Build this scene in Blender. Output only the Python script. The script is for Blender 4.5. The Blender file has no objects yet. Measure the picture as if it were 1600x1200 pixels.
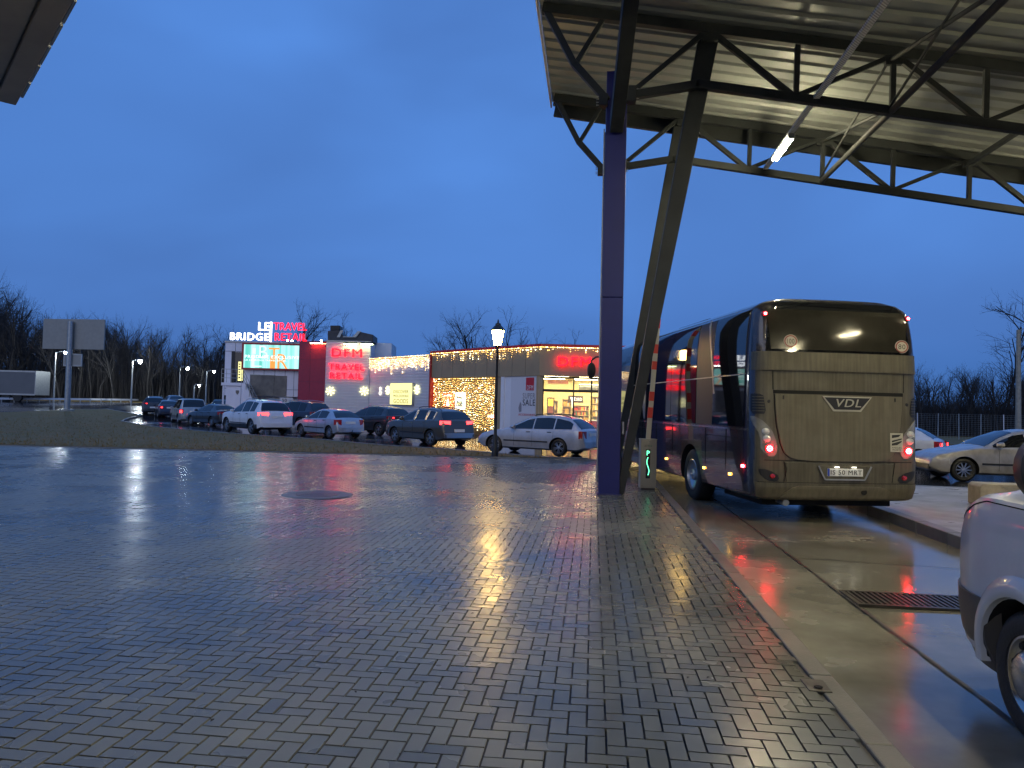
import bpy, bmesh, math, random
import numpy as np
from mathutils import Vector, Matrix
from math import sin, cos, tan, atan, pi, radians, sqrt, hypot
random.seed(7); rng = np.random.default_rng(7)
SC = bpy.context.scene; COL = SC.collection

# ---------------------------------------------------------------- camera
FPX = 1150.0; YAW = radians(6.35); PIT = atan(35.5/1150); ROL = radians(1.4)
CAM = np.array([0, 0, 1.75]); ZZ = np.array([0, 0, 1.0])
F0 = np.array([-sin(YAW), cos(YAW), 0]); R0 = np.array([cos(YAW), sin(YAW), 0])
FV = F0*cos(PIT)+ZZ*sin(PIT); U0 = -F0*sin(PIT)+ZZ*cos(PIT)
RV = R0*cos(ROL)+U0*sin(ROL); UV = U0*cos(ROL)-R0*sin(ROL)
cd = bpy.data.cameras.new('camera'); cam = bpy.data.objects.new('camera', cd); COL.objects.link(cam)
cd.sensor_width = 36; cd.lens = 36*FPX/1600; cd.clip_start = .05; cd.clip_end = 6000
M = Matrix.Identity(4)
for i in range(3):
    M[i][0] = RV[i]; M[i][1] = UV[i]; M[i][2] = -FV[i]; M[i][3] = CAM[i]
cam.matrix_world = M; SC.camera = cam
def ray(x, y): return RV*(x-800)/FPX+UV*(600-y)/FPX+FV
def PD(x, y, D): d = ray(x, y); return CAM+d*D/d.dot(F0)
def GP(x, y, z=0.0): d = ray(x, y); return CAM+d*(z-1.75)/d[2]
def PL(x, y, Y): d = ray(x, y); return CAM+d*Y/d[1]
def XD(X, D, z=0.0): p = R0*X+F0*D; return (p[0], p[1], z)
def sm(t): t = np.clip(t, 0, 1); return t*t*(3-2*t)
def zg(x, y):
    D = x*F0[0]+y*F0[1]; X = x*R0[0]+y*R0[1]
    return 1.1*sm((D-48)/45.)*sm((-X-14)/20.)
def GT(px, py):
    z = 0.0
    for _ in range(60):
        p = GP(px, py, z); z = z*.6+.4*float(zg(p[0], p[1]))
    return p

# ---------------------------------------------------------------- world, sun, exposure
W = bpy.data.worlds.new('World'); SC.world = W; W.use_nodes = True
nt = W.node_tree; nt.nodes.clear()
def N(nt, t, **k):
    n = nt.nodes.new(t)
    for a, b in k.items(): setattr(n, a, b)
    return n
out = N(nt, 'ShaderNodeOutputWorld'); bg = N(nt, 'ShaderNodeBackground'); bg2 = N(nt, 'ShaderNodeBackground'); add = N(nt, 'ShaderNodeAddShader')
sky = N(nt, 'ShaderNodeTexSky'); sky.sky_type = 'NISHITA'; sky.sun_disc = False
sky.sun_elevation = radians(-2.0); sky.sun_rotation = radians(195)
nt.links.new(sky.outputs[0], bg2.inputs[0]); bg2.inputs[1].default_value = 0.05
tc = N(nt, 'ShaderNodeTexCoord'); mp = N(nt, 'ShaderNodeMapping'); mp.inputs['Scale'].default_value = (1, 1, 2.6)
no = N(nt, 'ShaderNodeTexNoise'); no.inputs['Scale'].default_value = 1.7; no.inputs['Detail'].default_value = 3.5; no.inputs['Roughness'].default_value = .45; no.inputs['Distortion'].default_value = .3
nt.links.new(tc.outputs['Generated'], mp.inputs[0]); nt.links.new(mp.outputs[0], no.inputs['Vector'])
cr = N(nt, 'ShaderNodeValToRGB'); e = cr.color_ramp.elements
e[0].position = .30; e[0].color = (.052, .145, .42, 1); e[1].position = .72; e[1].color = (.080, .235, .66, 1)
nt.links.new(no.outputs[0], cr.inputs[0]); nt.links.new(cr.outputs[0], bg.inputs[0])
sp = N(nt, 'ShaderNodeSeparateXYZ'); nt.links.new(tc.outputs['Generated'], sp.inputs[0])
mr = N(nt, 'ShaderNodeMapRange'); nt.links.new(sp.outputs[2], mr.inputs[0])
mr.inputs[1].default_value = .12; mr.inputs[2].default_value = .55; mr.inputs[3].default_value = .95; mr.inputs[4].default_value = 1.25
nt.links.new(mr.outputs[0], bg.inputs[1])
nt.links.new(bg.outputs[0], add.inputs[0]); nt.links.new(bg2.outputs[0], add.inputs[1]); nt.links.new(add.outputs[0], out.inputs[0])
sd = bpy.data.lights.new('sun', 'SUN'); sd.energy = .55; sd.angle = radians(60); sd.color = (1, .95, .88)
so = bpy.data.objects.new('sun', sd); COL.objects.link(so); so.rotation_euler = (radians(58), 0, radians(-15))
SC.view_settings.view_transform = 'Standard'; SC.view_settings.look = 'None'; SC.view_settings.exposure = 0; SC.view_settings.gamma = 1
SC.cycles.max_bounces = 6; SC.cycles.diffuse_bounces = 2; SC.cycles.glossy_bounces = 4; SC.cycles.transmission_bounces = 4
SC.cycles.sample_clamp_indirect = 6; SC.cycles.sample_clamp_direct = 0; SC.cycles.caustics_reflective = True

# ---------------------------------------------------------------- materials
def mat(name, col, rough=.5, metal=0., spec=.5, coat=0., coatr=.05, emit=None, es=0., n_amt=0., n_scale=4., bump=0., b_scale=30., n_col=None, r_var=0., det=5):
    m = bpy.data.materials.new(name); m.use_nodes = True; t = m.node_tree; b = t.nodes['Principled BSDF']
    b.inputs['Base Color'].default_value = (*col, 1); b.inputs['Roughness'].default_value = rough; b.inputs['Metallic'].default_value = metal
    b.inputs['Specular IOR Level'].default_value = spec; b.inputs['Coat Weight'].default_value = coat; b.inputs['Coat Roughness'].default_value = coatr
    if emit: b.inputs['Emission Color'].default_value = (*emit, 1); b.inputs['Emission Strength'].default_value = es
    if n_amt or r_var:
        c = N(t, 'ShaderNodeTexCoord'); n = N(t, 'ShaderNodeTexNoise'); n.inputs['Scale'].default_value = n_scale; n.inputs['Detail'].default_value = det; n.inputs['Roughness'].default_value = .6
        t.links.new(c.outputs['Object'], n.inputs['Vector'])
        if n_amt:
            mx = N(t, 'ShaderNodeMix', data_type='RGBA'); r = N(t, 'ShaderNodeMapRange'); r.inputs[1].default_value = .35; r.inputs[2].default_value = .68
            t.links.new(n.outputs[0], r.inputs[0]); t.links.new(r.outputs[0], mx.inputs[0])
            mx.inputs[6].default_value = (*col, 1); mx.inputs[7].default_value = (*(n_col or tuple(max(0, x*(1-n_amt)) for x in col)), 1)
            t.links.new(mx.outputs[2], b.inputs['Base Color'])
        if r_var:
            r = N(t, 'ShaderNodeMapRange'); r.inputs[1].default_value = .35; r.inputs[2].default_value = .65
            r.inputs[3].default_value = max(.01, rough-r_var); r.inputs[4].default_value = min(1, rough+r_var)
            t.links.new(n.outputs[0], r.inputs[0]); t.links.new(r.outputs[0], b.inputs['Roughness'])
    if bump:
        c = N(t, 'ShaderNodeTexCoord'); n = N(t, 'ShaderNodeTexNoise'); n.inputs['Scale'].default_value = b_scale; n.inputs['Detail'].default_value = 3
        t.links.new(c.outputs['Object'], n.inputs['Vector']); bu = N(t, 'ShaderNodeBump'); bu.inputs['Strength'].default_value = bump; bu.inputs['Distance'].default_value = .01
        t.links.new(n.outputs[0], bu.inputs['Height']); t.links.new(bu.outputs[0], b.inputs['Normal'])
    return m
def glow(name, col, s, body=None):
    return mat(name, body or tuple(min(1, c*.6) for c in col), .4, emit=col, es=s)

def wet_mat(name, base, dark, pscale, thr, rough_dry, rough_wet, bumpw, attr=False, fine=60., streak=None, rwnoise=.1, soft=.07):
    """wet surface: large noise decides damp / standing water"""
    m = bpy.data.materials.new(name); m.use_nodes = True; t = m.node_tree; L = t.links; b = t.nodes['Principled BSDF']
    c = N(t, 'ShaderNodeTexCoord'); n = N(t, 'ShaderNodeTexNoise'); n.inputs['Scale'].default_value = pscale; n.inputs['Detail'].default_value = 6; n.inputs['Roughness'].default_value = .6
    L.new(c.outputs['Object'], n.inputs['Vector'])
    r = N(t, 'ShaderNodeMapRange'); r.interpolation_type = 'SMOOTHSTEP'; r.inputs[1].default_value = thr-soft; r.inputs[2].default_value = thr+soft; L.new(n.outputs[0], r.inputs[0])
    n2 = N(t, 'ShaderNodeTexNoise'); n2.inputs['Scale'].default_value = fine; n2.inputs['Detail'].default_value = 4; L.new(c.outputs['Object'], n2.inputs['Vector'])
    n3 = N(t, 'ShaderNodeTexNoise'); n3.inputs['Scale'].default_value = pscale*5; n3.inputs['Detail'].default_value = 4; L.new(c.outputs['Object'], n3.inputs['Vector'])
    mx = N(t, 'ShaderNodeMix', data_type='RGBA'); mx.inputs[6].default_value = (*base, 1); mx.inputs[7].default_value = (*dark, 1); L.new(r.outputs[0], mx.inputs[0])
    m2 = N(t, 'ShaderNodeMix', data_type='RGBA'); m2.blend_type = 'MULTIPLY'; m2.inputs[0].default_value = 1; L.new(mx.outputs[2], m2.inputs[6])
    r2 = N(t, 'ShaderNodeMapRange'); r2.inputs[1].default_value = .3; r2.inputs[2].default_value = .7; r2.inputs[3].default_value = .78; r2.inputs[4].default_value = 1.15; L.new(n3.outputs[0], r2.inputs[0])
    if attr:
        a = N(t, 'ShaderNodeAttribute'); a.attribute_name = 'tint'
        mm = N(t, 'ShaderNodeMath', operation='MULTIPLY'); L.new(r2.outputs[0], mm.inputs[0]); L.new(a.outputs['Fac'], mm.inputs[1]); L.new(mm.outputs[0], m2.inputs[7])
    else: L.new(r2.outputs[0], m2.inputs[7])
    L.new(m2.outputs[2], b.inputs['Base Color'])
    rr = N(t, 'ShaderNodeMapRange'); rr.inputs[3].default_value = rough_dry; rr.inputs[4].default_value = rough_wet; L.new(r.outputs[0], rr.inputs[0])
    ad = N(t, 'ShaderNodeMath', operation='MULTIPLY_ADD'); L.new(n3.outputs[0], ad.inputs[0]); ad.inputs[1].default_value = rwnoise; L.new(rr.outputs[0], ad.inputs[2])
    if attr:
        vr = N(t, 'ShaderNodeMath', operation='MULTIPLY_ADD'); L.new(a.outputs['Fac'], vr.inputs[0]); vr.inputs[1].default_value = .22; vr.inputs[2].default_value = -.22
        ad2 = N(t, 'ShaderNodeMath', operation='ADD'); L.new(ad.outputs[0], ad2.inputs[0]); L.new(vr.outputs[0], ad2.inputs[1]); L.new(ad2.outputs[0], b.inputs['Roughness'])
    else: L.new(ad.outputs[0], b.inputs['Roughness'])
    bu = N(t, 'ShaderNodeBump'); bu.inputs['Distance'].default_value = .004
    inv = N(t, 'ShaderNodeMapRange'); inv.inputs[3].default_value = bumpw; inv.inputs[4].default_value = bumpw*.12; L.new(r.outputs[0], inv.inputs[0]); L.new(inv.outputs[0], bu.inputs['Strength'])
    L.new(n2.outputs[0], bu.inputs['Height']); L.new(bu.outputs[0], b.inputs['Normal'])
    b.inputs['Specular IOR Level'].default_value = .6
    return m

MT = {}
MT['paver'] = wet_mat('wet_paver', (.17, .17, .138), (.11, .112, .093), .2, .50, .25, .155, .06, attr=True)
MT['joint'] = mat('joint_sand', (.025, .023, .02), .55, n_amt=.4, n_scale=9)
MT['asphalt'] = wet_mat('wet_asphalt', (.05, .052, .056), (.03, .032, .036), .12, .46, .15, .04, .08, fine=25)
MT['concrete'] = wet_mat('lane_concrete', (.235, .225, .175), (.14, .132, .105), .45, .47, .27, .05, .2, soft=.16)
MT['kerb'] = mat('kerb_stone', (.16, .155, .135), .42, n_amt=.35, n_scale=3, bump=.3, b_scale=70)
MT['island'] = mat('island_concrete', (.30, .28, .23), .38, n_amt=.4, n_scale=1.3, bump=.4, b_scale=45, r_var=.12)
MT['soil'] = mat('soil_turf', (.17, .10, .028), .9, n_amt=.6, n_scale=.8, n_col=(.10, .085, .018), bump=1, b_scale=8)
MT['grass'] = mat('grass_blades', (.17, .125, .028), .7, n_amt=.6, n_scale=1.2, n_col=(.20, .12, .035))
MT['bark'] = mat('bark', (.032, .028, .025), .9, n_amt=.4, n_scale=3)
MT['twig'] = mat('twigs', (.024, .021, .02), .9)
MT['steel'] = mat('canopy_steel', (.030, .034, .035), .6, n_amt=.35, n_scale=2, spec=.3)
MT['sheet'] = mat('roof_sheet', (.235, .25, .24), .42, n_amt=.15, n_scale=1.5, metal=.2)
MT['blue'] = mat('blue_paint', (.010, .014, .13), .4, n_amt=.15, n_scale=2)
MT['galv'] = mat('galvanised', (.42, .43, .42), .4, metal=.7, n_amt=.25, n_scale=6)
MT['black'] = mat('black_plastic', (.012, .012, .013), .45)
MT['rubber'] = mat('rubber', (.012, .012, .012), .6, bump=.2, b_scale=60)
MT['dark'] = mat('underside', (.006, .006, .006), .9)
MT['glass'] = mat('tinted_glass', (.008, .009, .011), .03, spec=.7)
MT['chrome'] = mat('chrome', (.7, .7, .7), .12, metal=1)
MT['alloy'] = mat('alloy', (.45, .45, .46), .28, metal=.9)
MT['red_off'] = mat('red_lens', (.35, .012, .012), .15, coat=1)
MT['red_on'] = glow('red_lens_lit', (1, .03, .03), 9)
MT['red_hot'] = glow('red_led_lit', (1, .015, .02), 200)
MT['amber'] = glow('amber_lamp', (1, .5, .06), 12)
MT['clear'] = mat('clear_lens', (.55, .56, .55), .1, coat=1)
MT['white_lamp'] = glow('headlamp_lit', (.95, .97, 1), 25)
MT['plate'] = mat('plate_white', (.7, .7, .68), .4)
MT['ink'] = mat('black_ink', (.015, .015, .015), .5)
MT['tube'] = glow('tube_lit', (1, .88, .55), 480)
MT['white'] = mat('white_cladding', (.78, .76, .82), .45, n_amt=.12, n_scale=1)
MT['redpanel'] = mat('red_cladding', (.42, .02, .018), .35, n_amt=.15, n_scale=1)
MT['olive'] = mat('taupe_cladding', (.34, .26, .15), .5, n_amt=.15, n_scale=1)
MT['redletter'] = glow('red_letter', (1, .003, .010), 5.0); MT['redletter3'] = glow('red_letter_big', (1, .002, .008), 9); MT['redletter2'] = glow('red_letter_small', (1, .003, .012), 4.5)
MT['whiteletter'] = glow('white_letter', (.92, .96, 1), 5)
MT['bulb'] = glow('warm_bulb', (1, .56, .14), 8)
MT['bulbw'] = glow('pale_bulb', (1, .86, .50), 16)
MT['flake'] = glow('snowflake_led', (1, .97, .50), 2.4)
MT['lantern'] = glow('lantern_glass', (1, .62, .17), 150)
MT['farlamp'] = glow('far_lamp', (.85, .95, 1), 700)

# ---------------------------------------------------------------- mesh builder
class MB:
    def __init__(s, T=None): s.v = []; s.f = []; s.m = []; s.T = T
    def add(s, vs, fs, mi=0):
        o = len(s.v)
        s.v += [tuple(s.T(*p)) if s.T else tuple(p) for p in vs]
        s.f += [tuple(i+o for i in q) for q in fs]; s.m += [mi]*len(fs); return s
    def box(s, x0, x1, y0, y1, z0, z1, mi=0):
        return s.add([(x, y, z) for z in (z0, z1) for y in (y0, y1) for x in (x0, x1)],
              [(0, 2, 3, 1), (4, 5, 7, 6), (0, 1, 5, 4), (2, 6, 7, 3), (0, 4, 6, 2), (1, 3, 7, 5)], mi)
    def bar(s, p, q, w, h=None, mi=0, up=(0, 0, 1)):
        h = h or w; p = np.array(p, float); q = np.array(q, float); d = q-p; d /= np.linalg.norm(d)
        a = np.cross(d, up); 
        if np.linalg.norm(a) < 1e-4: a = np.cross(d, (0, 1, 0))
        a /= np.linalg.norm(a); b = np.cross(a, d)
        vs = [e+a*i*w/2+b*j*h/2 for e in (p, q) for j in (-1, 1) for i in (-1, 1)]
        return s.add(vs, [(0, 2, 3, 1), (4, 5, 7, 6), (0, 1, 5, 4), (2, 6, 7, 3), (0, 4, 6, 2), (1, 3, 7, 5)], mi)
    def tube(s, pts, r, n=8, cap=True, mi=0):
        pts = [np.array(p, float) for p in pts]; rs = r if hasattr(r, '__len__') else [r]*len(pts); vs = []
        for i, p in enumerate(pts):
            d = pts[min(i+1, len(pts)-1)]-pts[max(i-1, 0)]; d /= np.linalg.norm(d)+1e-9
            a = np.cross(d, (0, 0, 1) if abs(d[2]) < .9 else (0, 1, 0)); a /= np.linalg.norm(a); b = np.cross(d, a)
            vs += [p+rs[i]*(a*cos(2*pi*k/n)+b*sin(2*pi*k/n)) for k in range(n)]
        fs = [(i*n+k, i*n+(k+1) % n, (i+1)*n+(k+1) % n, (i+1)*n+k) for i in range(len(pts)-1) for k in range(n)]
        if cap: fs += [tuple(range(n))[::-1], tuple((len(pts)-1)*n+k for k in range(n))]
        return s.add(vs, fs, mi)
    def lathe(s, prof, c=(0, 0, 0), ax='z', n=24, mi=0, cap=True):
        vs = []
        for r, h in prof:
            for k in range(n):
                a = 2*pi*k/n; u, w = r*cos(a), r*sin(a)
                p = {'z': (u, w, h), 'x': (h, u, w), 'y': (w, h, u)}[ax]
                vs.append((p[0]+c[0], p[1]+c[1], p[2]+c[2]))
        fs = [(i*n+k, i*n+(k+1) % n, (i+1)*n+(k+1) % n, (i+1)*n+k) for i in range(len(prof)-1) for k in range(n)]
        if cap: fs += [tuple(range(n))[::-1], tuple((len(prof)-1)*n+k for k in range(n))]
        return s.add(vs, fs, mi)
    def grid(s, P, mi=0, flip=False):
        a = len(P); b = len(P[0])
        fs = [(i*b+j, i*b+j+1, (i+1)*b+j+1, (i+1)*b+j) for i in range(a-1) for j in range(b-1)]
        if flip: fs = [q[::-1] for q in fs]
        return s.add([p for r in P for p in r], fs, mi)
    def slab(s, P, Q, mi=0):
        """closed slab between two point grids"""
        a = len(P); b = len(P[0]); vs = [p for r in P for p in r]+[p for r in Q for p in r]; o = a*b
        fs = []
        for i in range(a-1):
            for j in range(b-1):
                fs.append((i*b+j, i*b+j+1, (i+1)*b+j+1, (i+1)*b+j)); fs.append((o+i*b+j, o+(i+1)*b+j, o+(i+1)*b+j+1, o+i*b+j+1))
        rim = [j for j in range(b)]+[i*b+b-1 for i in range(1, a)]+[(a-1)*b+j for j in range(b-2, -1, -1)]+[i*b for i in range(a-2, 0, -1)]
        for k in range(len(rim)):
            i, j = rim[k], rim[(k+1) % len(rim)]; fs.append((j, i, o+i, o+j))
        return s.add(vs, fs, mi)
    def prism(s, poly, z0, z1, mi=0):
        n = len(poly); vs = [(x, y, z0) for x, y in poly]+[(x, y, z1) for x, y in poly]
        return s.add(vs, [tuple(range(n))[::-1], tuple(range(n, 2*n))]+[(i, (i+1) % n, n+(i+1) % n, n+i) for i in range(n)], mi)
    def prismy(s, poly, y0, y1, mi=0):
        n = len(poly); vs = [(x, y0, z) for x, z in poly]+[(x, y1, z) for x, z in poly]
        return s.add(vs, [tuple(range(n)), tuple(range(n, 2*n))[::-1]]+[(i, n+i, n+(i+1) % n, (i+1) % n) for i in range(n)], mi)
    def build(s, name, mats, parent=None, world=True, smooth=False, bevel=0, fix=True, seg=2):
        me = bpy.data.meshes.new(name); me.from_pydata(s.v, [], s.f)
        if not isinstance(mats, (list, tuple)): mats = [mats]
        for m in mats: me.materials.append(MT[m] if isinstance(m, str) else m)
        if len(mats) > 1: me.polygons.foreach_set('material_index', s.m)
        if fix:
            b = bmesh.new(); b.from_mesh(me); bmesh.ops.recalc_face_normals(b, faces=b.faces); b.to_mesh(me); b.free()
        me.update(); o = bpy.data.objects.new(name, me); COL.objects.link(o)
        if smooth:
            me.polygons.foreach_set('use_smooth', [True]*len(me.polygons))
            if smooth != 2:
                try: me.set_sharp_from_angle(angle=radians(38))
                except Exception: pass
        if bevel:
            md = o.modifiers.new('bevel', 'BEVEL'); md.width = bevel; md.segments = seg; md.limit_method = 'ANGLE'; md.angle_limit = radians(40)
        if parent:
            o.parent = parent
            if world and not parent.parent: o.matrix_parent_inverse = parent.matrix_basis.inverted()
        return o
def tag(o, label=None, cat=None, group=None, kind=None):
    for k, x in (('label', label), ('category', cat), ('group', group), ('kind', kind)):
        if x: o[k] = x
    return o
def thing(name, label, cat, loc=(0, 0, 0), rz=0, group=None):
    o = bpy.data.objects.new(name, None); COL.objects.link(o); o.location = loc; o.rotation_euler = (0, 0, rz); o.empty_display_size = .2
    o.matrix_basis = Matrix.Translation(Vector(loc)) @ Matrix.Rotation(rz, 4, 'Z')
    return tag(o, label, cat, group)
def copy_tree(o, parent=None):
    c = o.copy(); COL.objects.link(c); c.parent = parent
    for ch in [x for x in bpy.data.objects if x.parent == o]: copy_tree(ch, c)
    return c
def dup(o, loc, rz, label=None, group=None, scale=None):
    c = copy_tree(o); c.matrix_basis = Matrix.Translation(Vector(loc)) @ Matrix.Rotation(rz, 4, 'Z') @ Matrix.Diagonal((*( (scale,)*3 if scale else (1, 1, 1)), 1))
    if label: c['label'] = label
    if group: c['group'] = group
    return c
def text_geo(s, x0, x1, z0, z1, ext=.03, bold=.0, T=None, sp=1.12, mir=False):
    bold = 0.0
    """lettering fitted to the x0..x1, z0..z1 box, in the local xz plane facing -y; returns MB"""
    cu = bpy.data.curves.new('t', 'FONT'); cu.body = s; cu.extrude = .05; cu.offset = bold; cu.size = 1; cu.space_character = sp; cu.align_x = 'CENTER'; cu.resolution_u = 3
    o = bpy.data.objects.new('t', cu); COL.objects.link(o); dg = bpy.context.evaluated_depsgraph_get(); me = o.evaluated_get(dg).to_mesh()
    v = np.array([p.co[:] for p in me.vertices]); fs = [tuple(p.vertices) for p in me.polygons]
    bpy.data.objects.remove(o); bpy.data.curves.remove(cu)
    a = v.min(0); b = v.max(0); t = (v-a)/(b-a)
    mb = MB(T); mb.add([(x0+(x1-x0)*p[0], -ext*p[2], z0+(z1-z0)*p[1]) for p in t], fs); return mb
# ================================================================ ground
def gridsheet(name, x0, x1, y0, y1, st, dz, m, hole=None):
    xs = np.arange(x0, x1+st*.5, st); ys = np.arange(y0, y1+st*.5, st)
    mb = MB(); mb.grid([[(x, y, float(zg(x, y))+dz) for x in xs] for y in ys])
    o = mb.build(name, m, fix=False, smooth=True); o['kind'] = 'structure'; return o
def patch(name, poly, dz, m, st=3.0, skirt=.12):
    """a polygon draped over the terrain with a small edge"""
    b = bmesh.new(); f = b.faces.new([b.verts.new((x, y, 0)) for x, y in poly]); bmesh.ops.triangulate(b, faces=[f])
    for _ in range(7):
        es = [e for e in b.edges if e.calc_length() > st]
        if not es: break
        bmesh.ops.subdivide_edges(b, edges=es, cuts=1); bmesh.ops.triangulate(b, faces=b.faces[:])
    rim = [e for e in b.edges if e.is_boundary]
    r = bmesh.ops.extrude_edge_only(b, edges=rim); vs = [g for g in r['geom'] if isinstance(g, bmesh.types.BMVert)]; lo = set(vs)
    for v in b.verts: v.co.z = float(zg(v.co.x, v.co.y))+dz-(skirt if v in lo else 0)
    bmesh.ops.recalc_face_normals(b, faces=b.faces)
    up = sum(f.normal.z for f in b.faces)
    if up < 0: bmesh.ops.reverse_faces(b, faces=b.faces)
    me = bpy.data.meshes.new(name); b.to_mesh(me); b.free(); me.materials.append(MT[m]); o = bpy.data.objects.new(name, me); COL.objects.link(o); o['kind'] = 'structure'; return o
gridsheet('ground', -2600, 2600, -600, 3200, 40, -.35, 'soil')
gridsheet('road', -150, 90, -30, 105, 3, 0, 'asphalt')

# brick pavement: every block of the 90 degree herringbone as real geometry
def pavement():
    u = .1; g = .0052; V = []; tint = []
    i0, i1, j0, j1 = int(-25/u), int(1.43/u), int(-4/u), int(25.6/u)
    for i in range(i0, i1):
        for j in range(j0, j1):
            k = (i-j) % 4
            if k == 0: w, h = 2, 1
            elif k == 3: w, h = 1, 2
            else: continue
            x0, x1, y0, y1 = i*u, min((i+w)*u, 1.434), j*u, (j+h)*u
            cx, cy = (x0+x1)/2, (y0+y1)/2; D = cx*F0[0]+cy*F0[1]
            if D > 24.3 or cx < -25: continue
            V.append((x0+g, x1-g, y0+g, y1-g))
    V = np.array(V); n = len(V); tl = rng.normal(0, .0035, (n, 2)); tl[rng.random(n) < .03] *= 2.2; dz = rng.normal(0, .0006, n)*1.0
    cx = (V[:, 0]+V[:, 1])/2; cy = (V[:, 2]+V[:, 3])/2
    und = lambda x, y: .0035*np.sin(x*2.1+1.3*np.sin(y*.7))+.003*np.sin(y*1.7+x*.9)+.002*np.sin(x*4.3-y*3.1)
    base = .05+und(cx, cy)+dz; gx = (und(cx+.05, cy)-und(cx-.05, cy))/.1+tl[:, 0]; gy = (und(cx, cy+.05)-und(cx, cy-.05))/.1+tl[:, 1]
    vs = np.zeros((n, 8, 3)); b = .0008
    for q, (a, c) in enumerate(((0, 2), (1, 2), (1, 3), (0, 3))):
        sx = 1 if a == 0 else -1; sy = 1 if c == 2 else -1
        x, y = V[:, a], V[:, c]
        vs[:, q, 0] = x; vs[:, q, 1] = y; vs[:, q, 2] = base-.016+gx*(x-cx)+gy*(y-cy)
        vs[:, q+4, 0] = x+sx*b; vs[:, q+4, 1] = y+sy*b; vs[:, q+4, 2] = base+gx*(x-cx)+gy*(y-cy)
    F = np.array([(4, 5, 6, 7), (0, 1, 5, 4), (1, 2, 6, 5), (2, 3, 7, 6), (3, 0, 4, 7)])
    fs = (F[None]+np.arange(n)[:, None, None]*8).reshape(-1, 4)
    me = bpy.data.meshes.new('pavement'); me.vertices.add(n*8); me.vertices.foreach_set('co', vs.reshape(-1)); me.loops.add(len(fs)*4); me.loops.foreach_set('vertex_index', fs.reshape(-1).astype(np.int32))
    me.polygons.add(len(fs)); me.polygons.foreach_set('loop_start', np.arange(0, len(fs)*4, 4, dtype=np.int32)); me.update(calc_edges=True)
    tint = rng.normal(1.0, .055, n); tint[rng.random(n) < .04] *= 1.18; tint[rng.random(n) < .04] *= .82
    me.polygons.foreach_set('use_smooth', [False]*n*5)
    at = me.attributes.new('tint', 'FLOAT', 'POINT'); at.data.foreach_set('value', np.repeat(tint, 8).astype(np.float32))
    me.materials.append(MT['paver']); o = bpy.data.objects.new('pavement', me); COL.objects.link(o); o['kind'] = 'structure'
pavement()
a = XD(-22.2, 24.33); b_ = XD(4.4, 24.33)
patch('pavement_joints', [(-25, -4), (1.43, -4), (1.43, b_[1]+.1), (-1.0, 24.4), (-10, 23.3), (-19.5, 22.4), (-25, 21.9)], .036, 'joint', 4, .03)
def strip(name, pts, w, z0, z1, m, seg=1.0, gap=.004):
    """row of kerb stones along a polyline; one structure"""
    mb = MB()
    for p, q in zip(pts[:-1], pts[1:]):
        p = np.array(p, float); q = np.array(q, float); L = np.linalg.norm(q-p); n = max(1, int(round(L/seg))); d = (q-p)/L; nn = np.array((-d[1], d[0]))
        for k in range(n):
            a = p+d*(L*k/n+gap); b = p+d*(L*(k+1)/n-gap); j = random.uniform(-.003, .003)
            c = [a-nn*w/2, b-nn*w/2, b+nn*w/2, a+nn*w/2]; zz = [float(zg(*t)) for t in c]
            mb.add([(*t, z0+h) for t, h in zip(c, zz)]+[(*t, z1+j+h) for t, h in zip(c, zz)], [(3, 2, 1, 0), (4, 5, 6, 7), (0, 1, 5, 4), (1, 2, 6, 5), (2, 3, 7, 6), (3, 0, 4, 7)])
    o = mb.build(name, m, bevel=.012); o['kind'] = 'structure'; return o
strip('pavement_kerb', [(1.51, -4), (1.51, 24.2)], .15, -.1, .052, 'kerb', 1.0)
strip('pavement_edge_kerb', [XD(-22.5, 24.42)[:2], XD(4.3, 24.42)[:2]], .14, -.1, .075, 'kerb', 1.0)
# lane of concrete slabs
mb = MB(); xs = np.arange(1.595, 4.86, .13); ys = np.arange(-6, 24.3, .3)
mb.grid([[(x, y, .006+.0025*sin(x*2.3+y*.8)+.002*sin(y*1.9-x)) for x in xs] for y in ys]); o = mb.build('lane', 'concrete', fix=False, smooth=True); o['kind'] = 'structure'
mb = MB()
def crack(p, q, w):
    n = max(1, int(hypot(q[0]-p[0], q[1]-p[1])/.12)); pr = None
    for k in range(n+1):
        t = k/n; x = p[0]+(q[0]-p[0])*t; y = p[1]+(q[1]-p[1])*t; d = (q[0]-p[0], q[1]-p[1]); L = hypot(*d); nx, ny = -d[1]/L, d[0]/L
        j = random.uniform(-.006, .006); h = w*random.uniform(.5, 1.4)/2; c = ((x+nx*(j-h), y+ny*(j-h), .0155), (x+nx*(j+h), y+ny*(j+h), .0155))
        if pr: mb.add([pr[0], c[0], c[1], pr[1]], [(0, 1, 2, 3)])
        pr = c
for _c in range(9):
    x, y = random.uniform(1.8, 4.6), random.uniform(4, 14); a = random.uniform(0, 6.28)
    for _s in range(random.randint(2, 4)): x2, y2 = min(4.8, max(1.65, x+random.uniform(.15, .5)*cos(a))), y+random.uniform(.15, .5)*sin(a); crack((x, y), (x2, y2), .005); x, y = x2, y2; a += random.uniform(-.9, .9)
crack((2.44, -5), (2.42, 24), .028); crack((1.6, 9.35), (4.85, 9.0), .014); crack((1.6, 3.2), (4.85, 3.2), .014); crack((1.6, 15.3), (4.85, 15.3), .014); crack((1.6, 20.5), (4.85, 20.5), .014)
o = mb.build('lane_joints', 'joint', fix=False); o['kind'] = 'structure'
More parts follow.
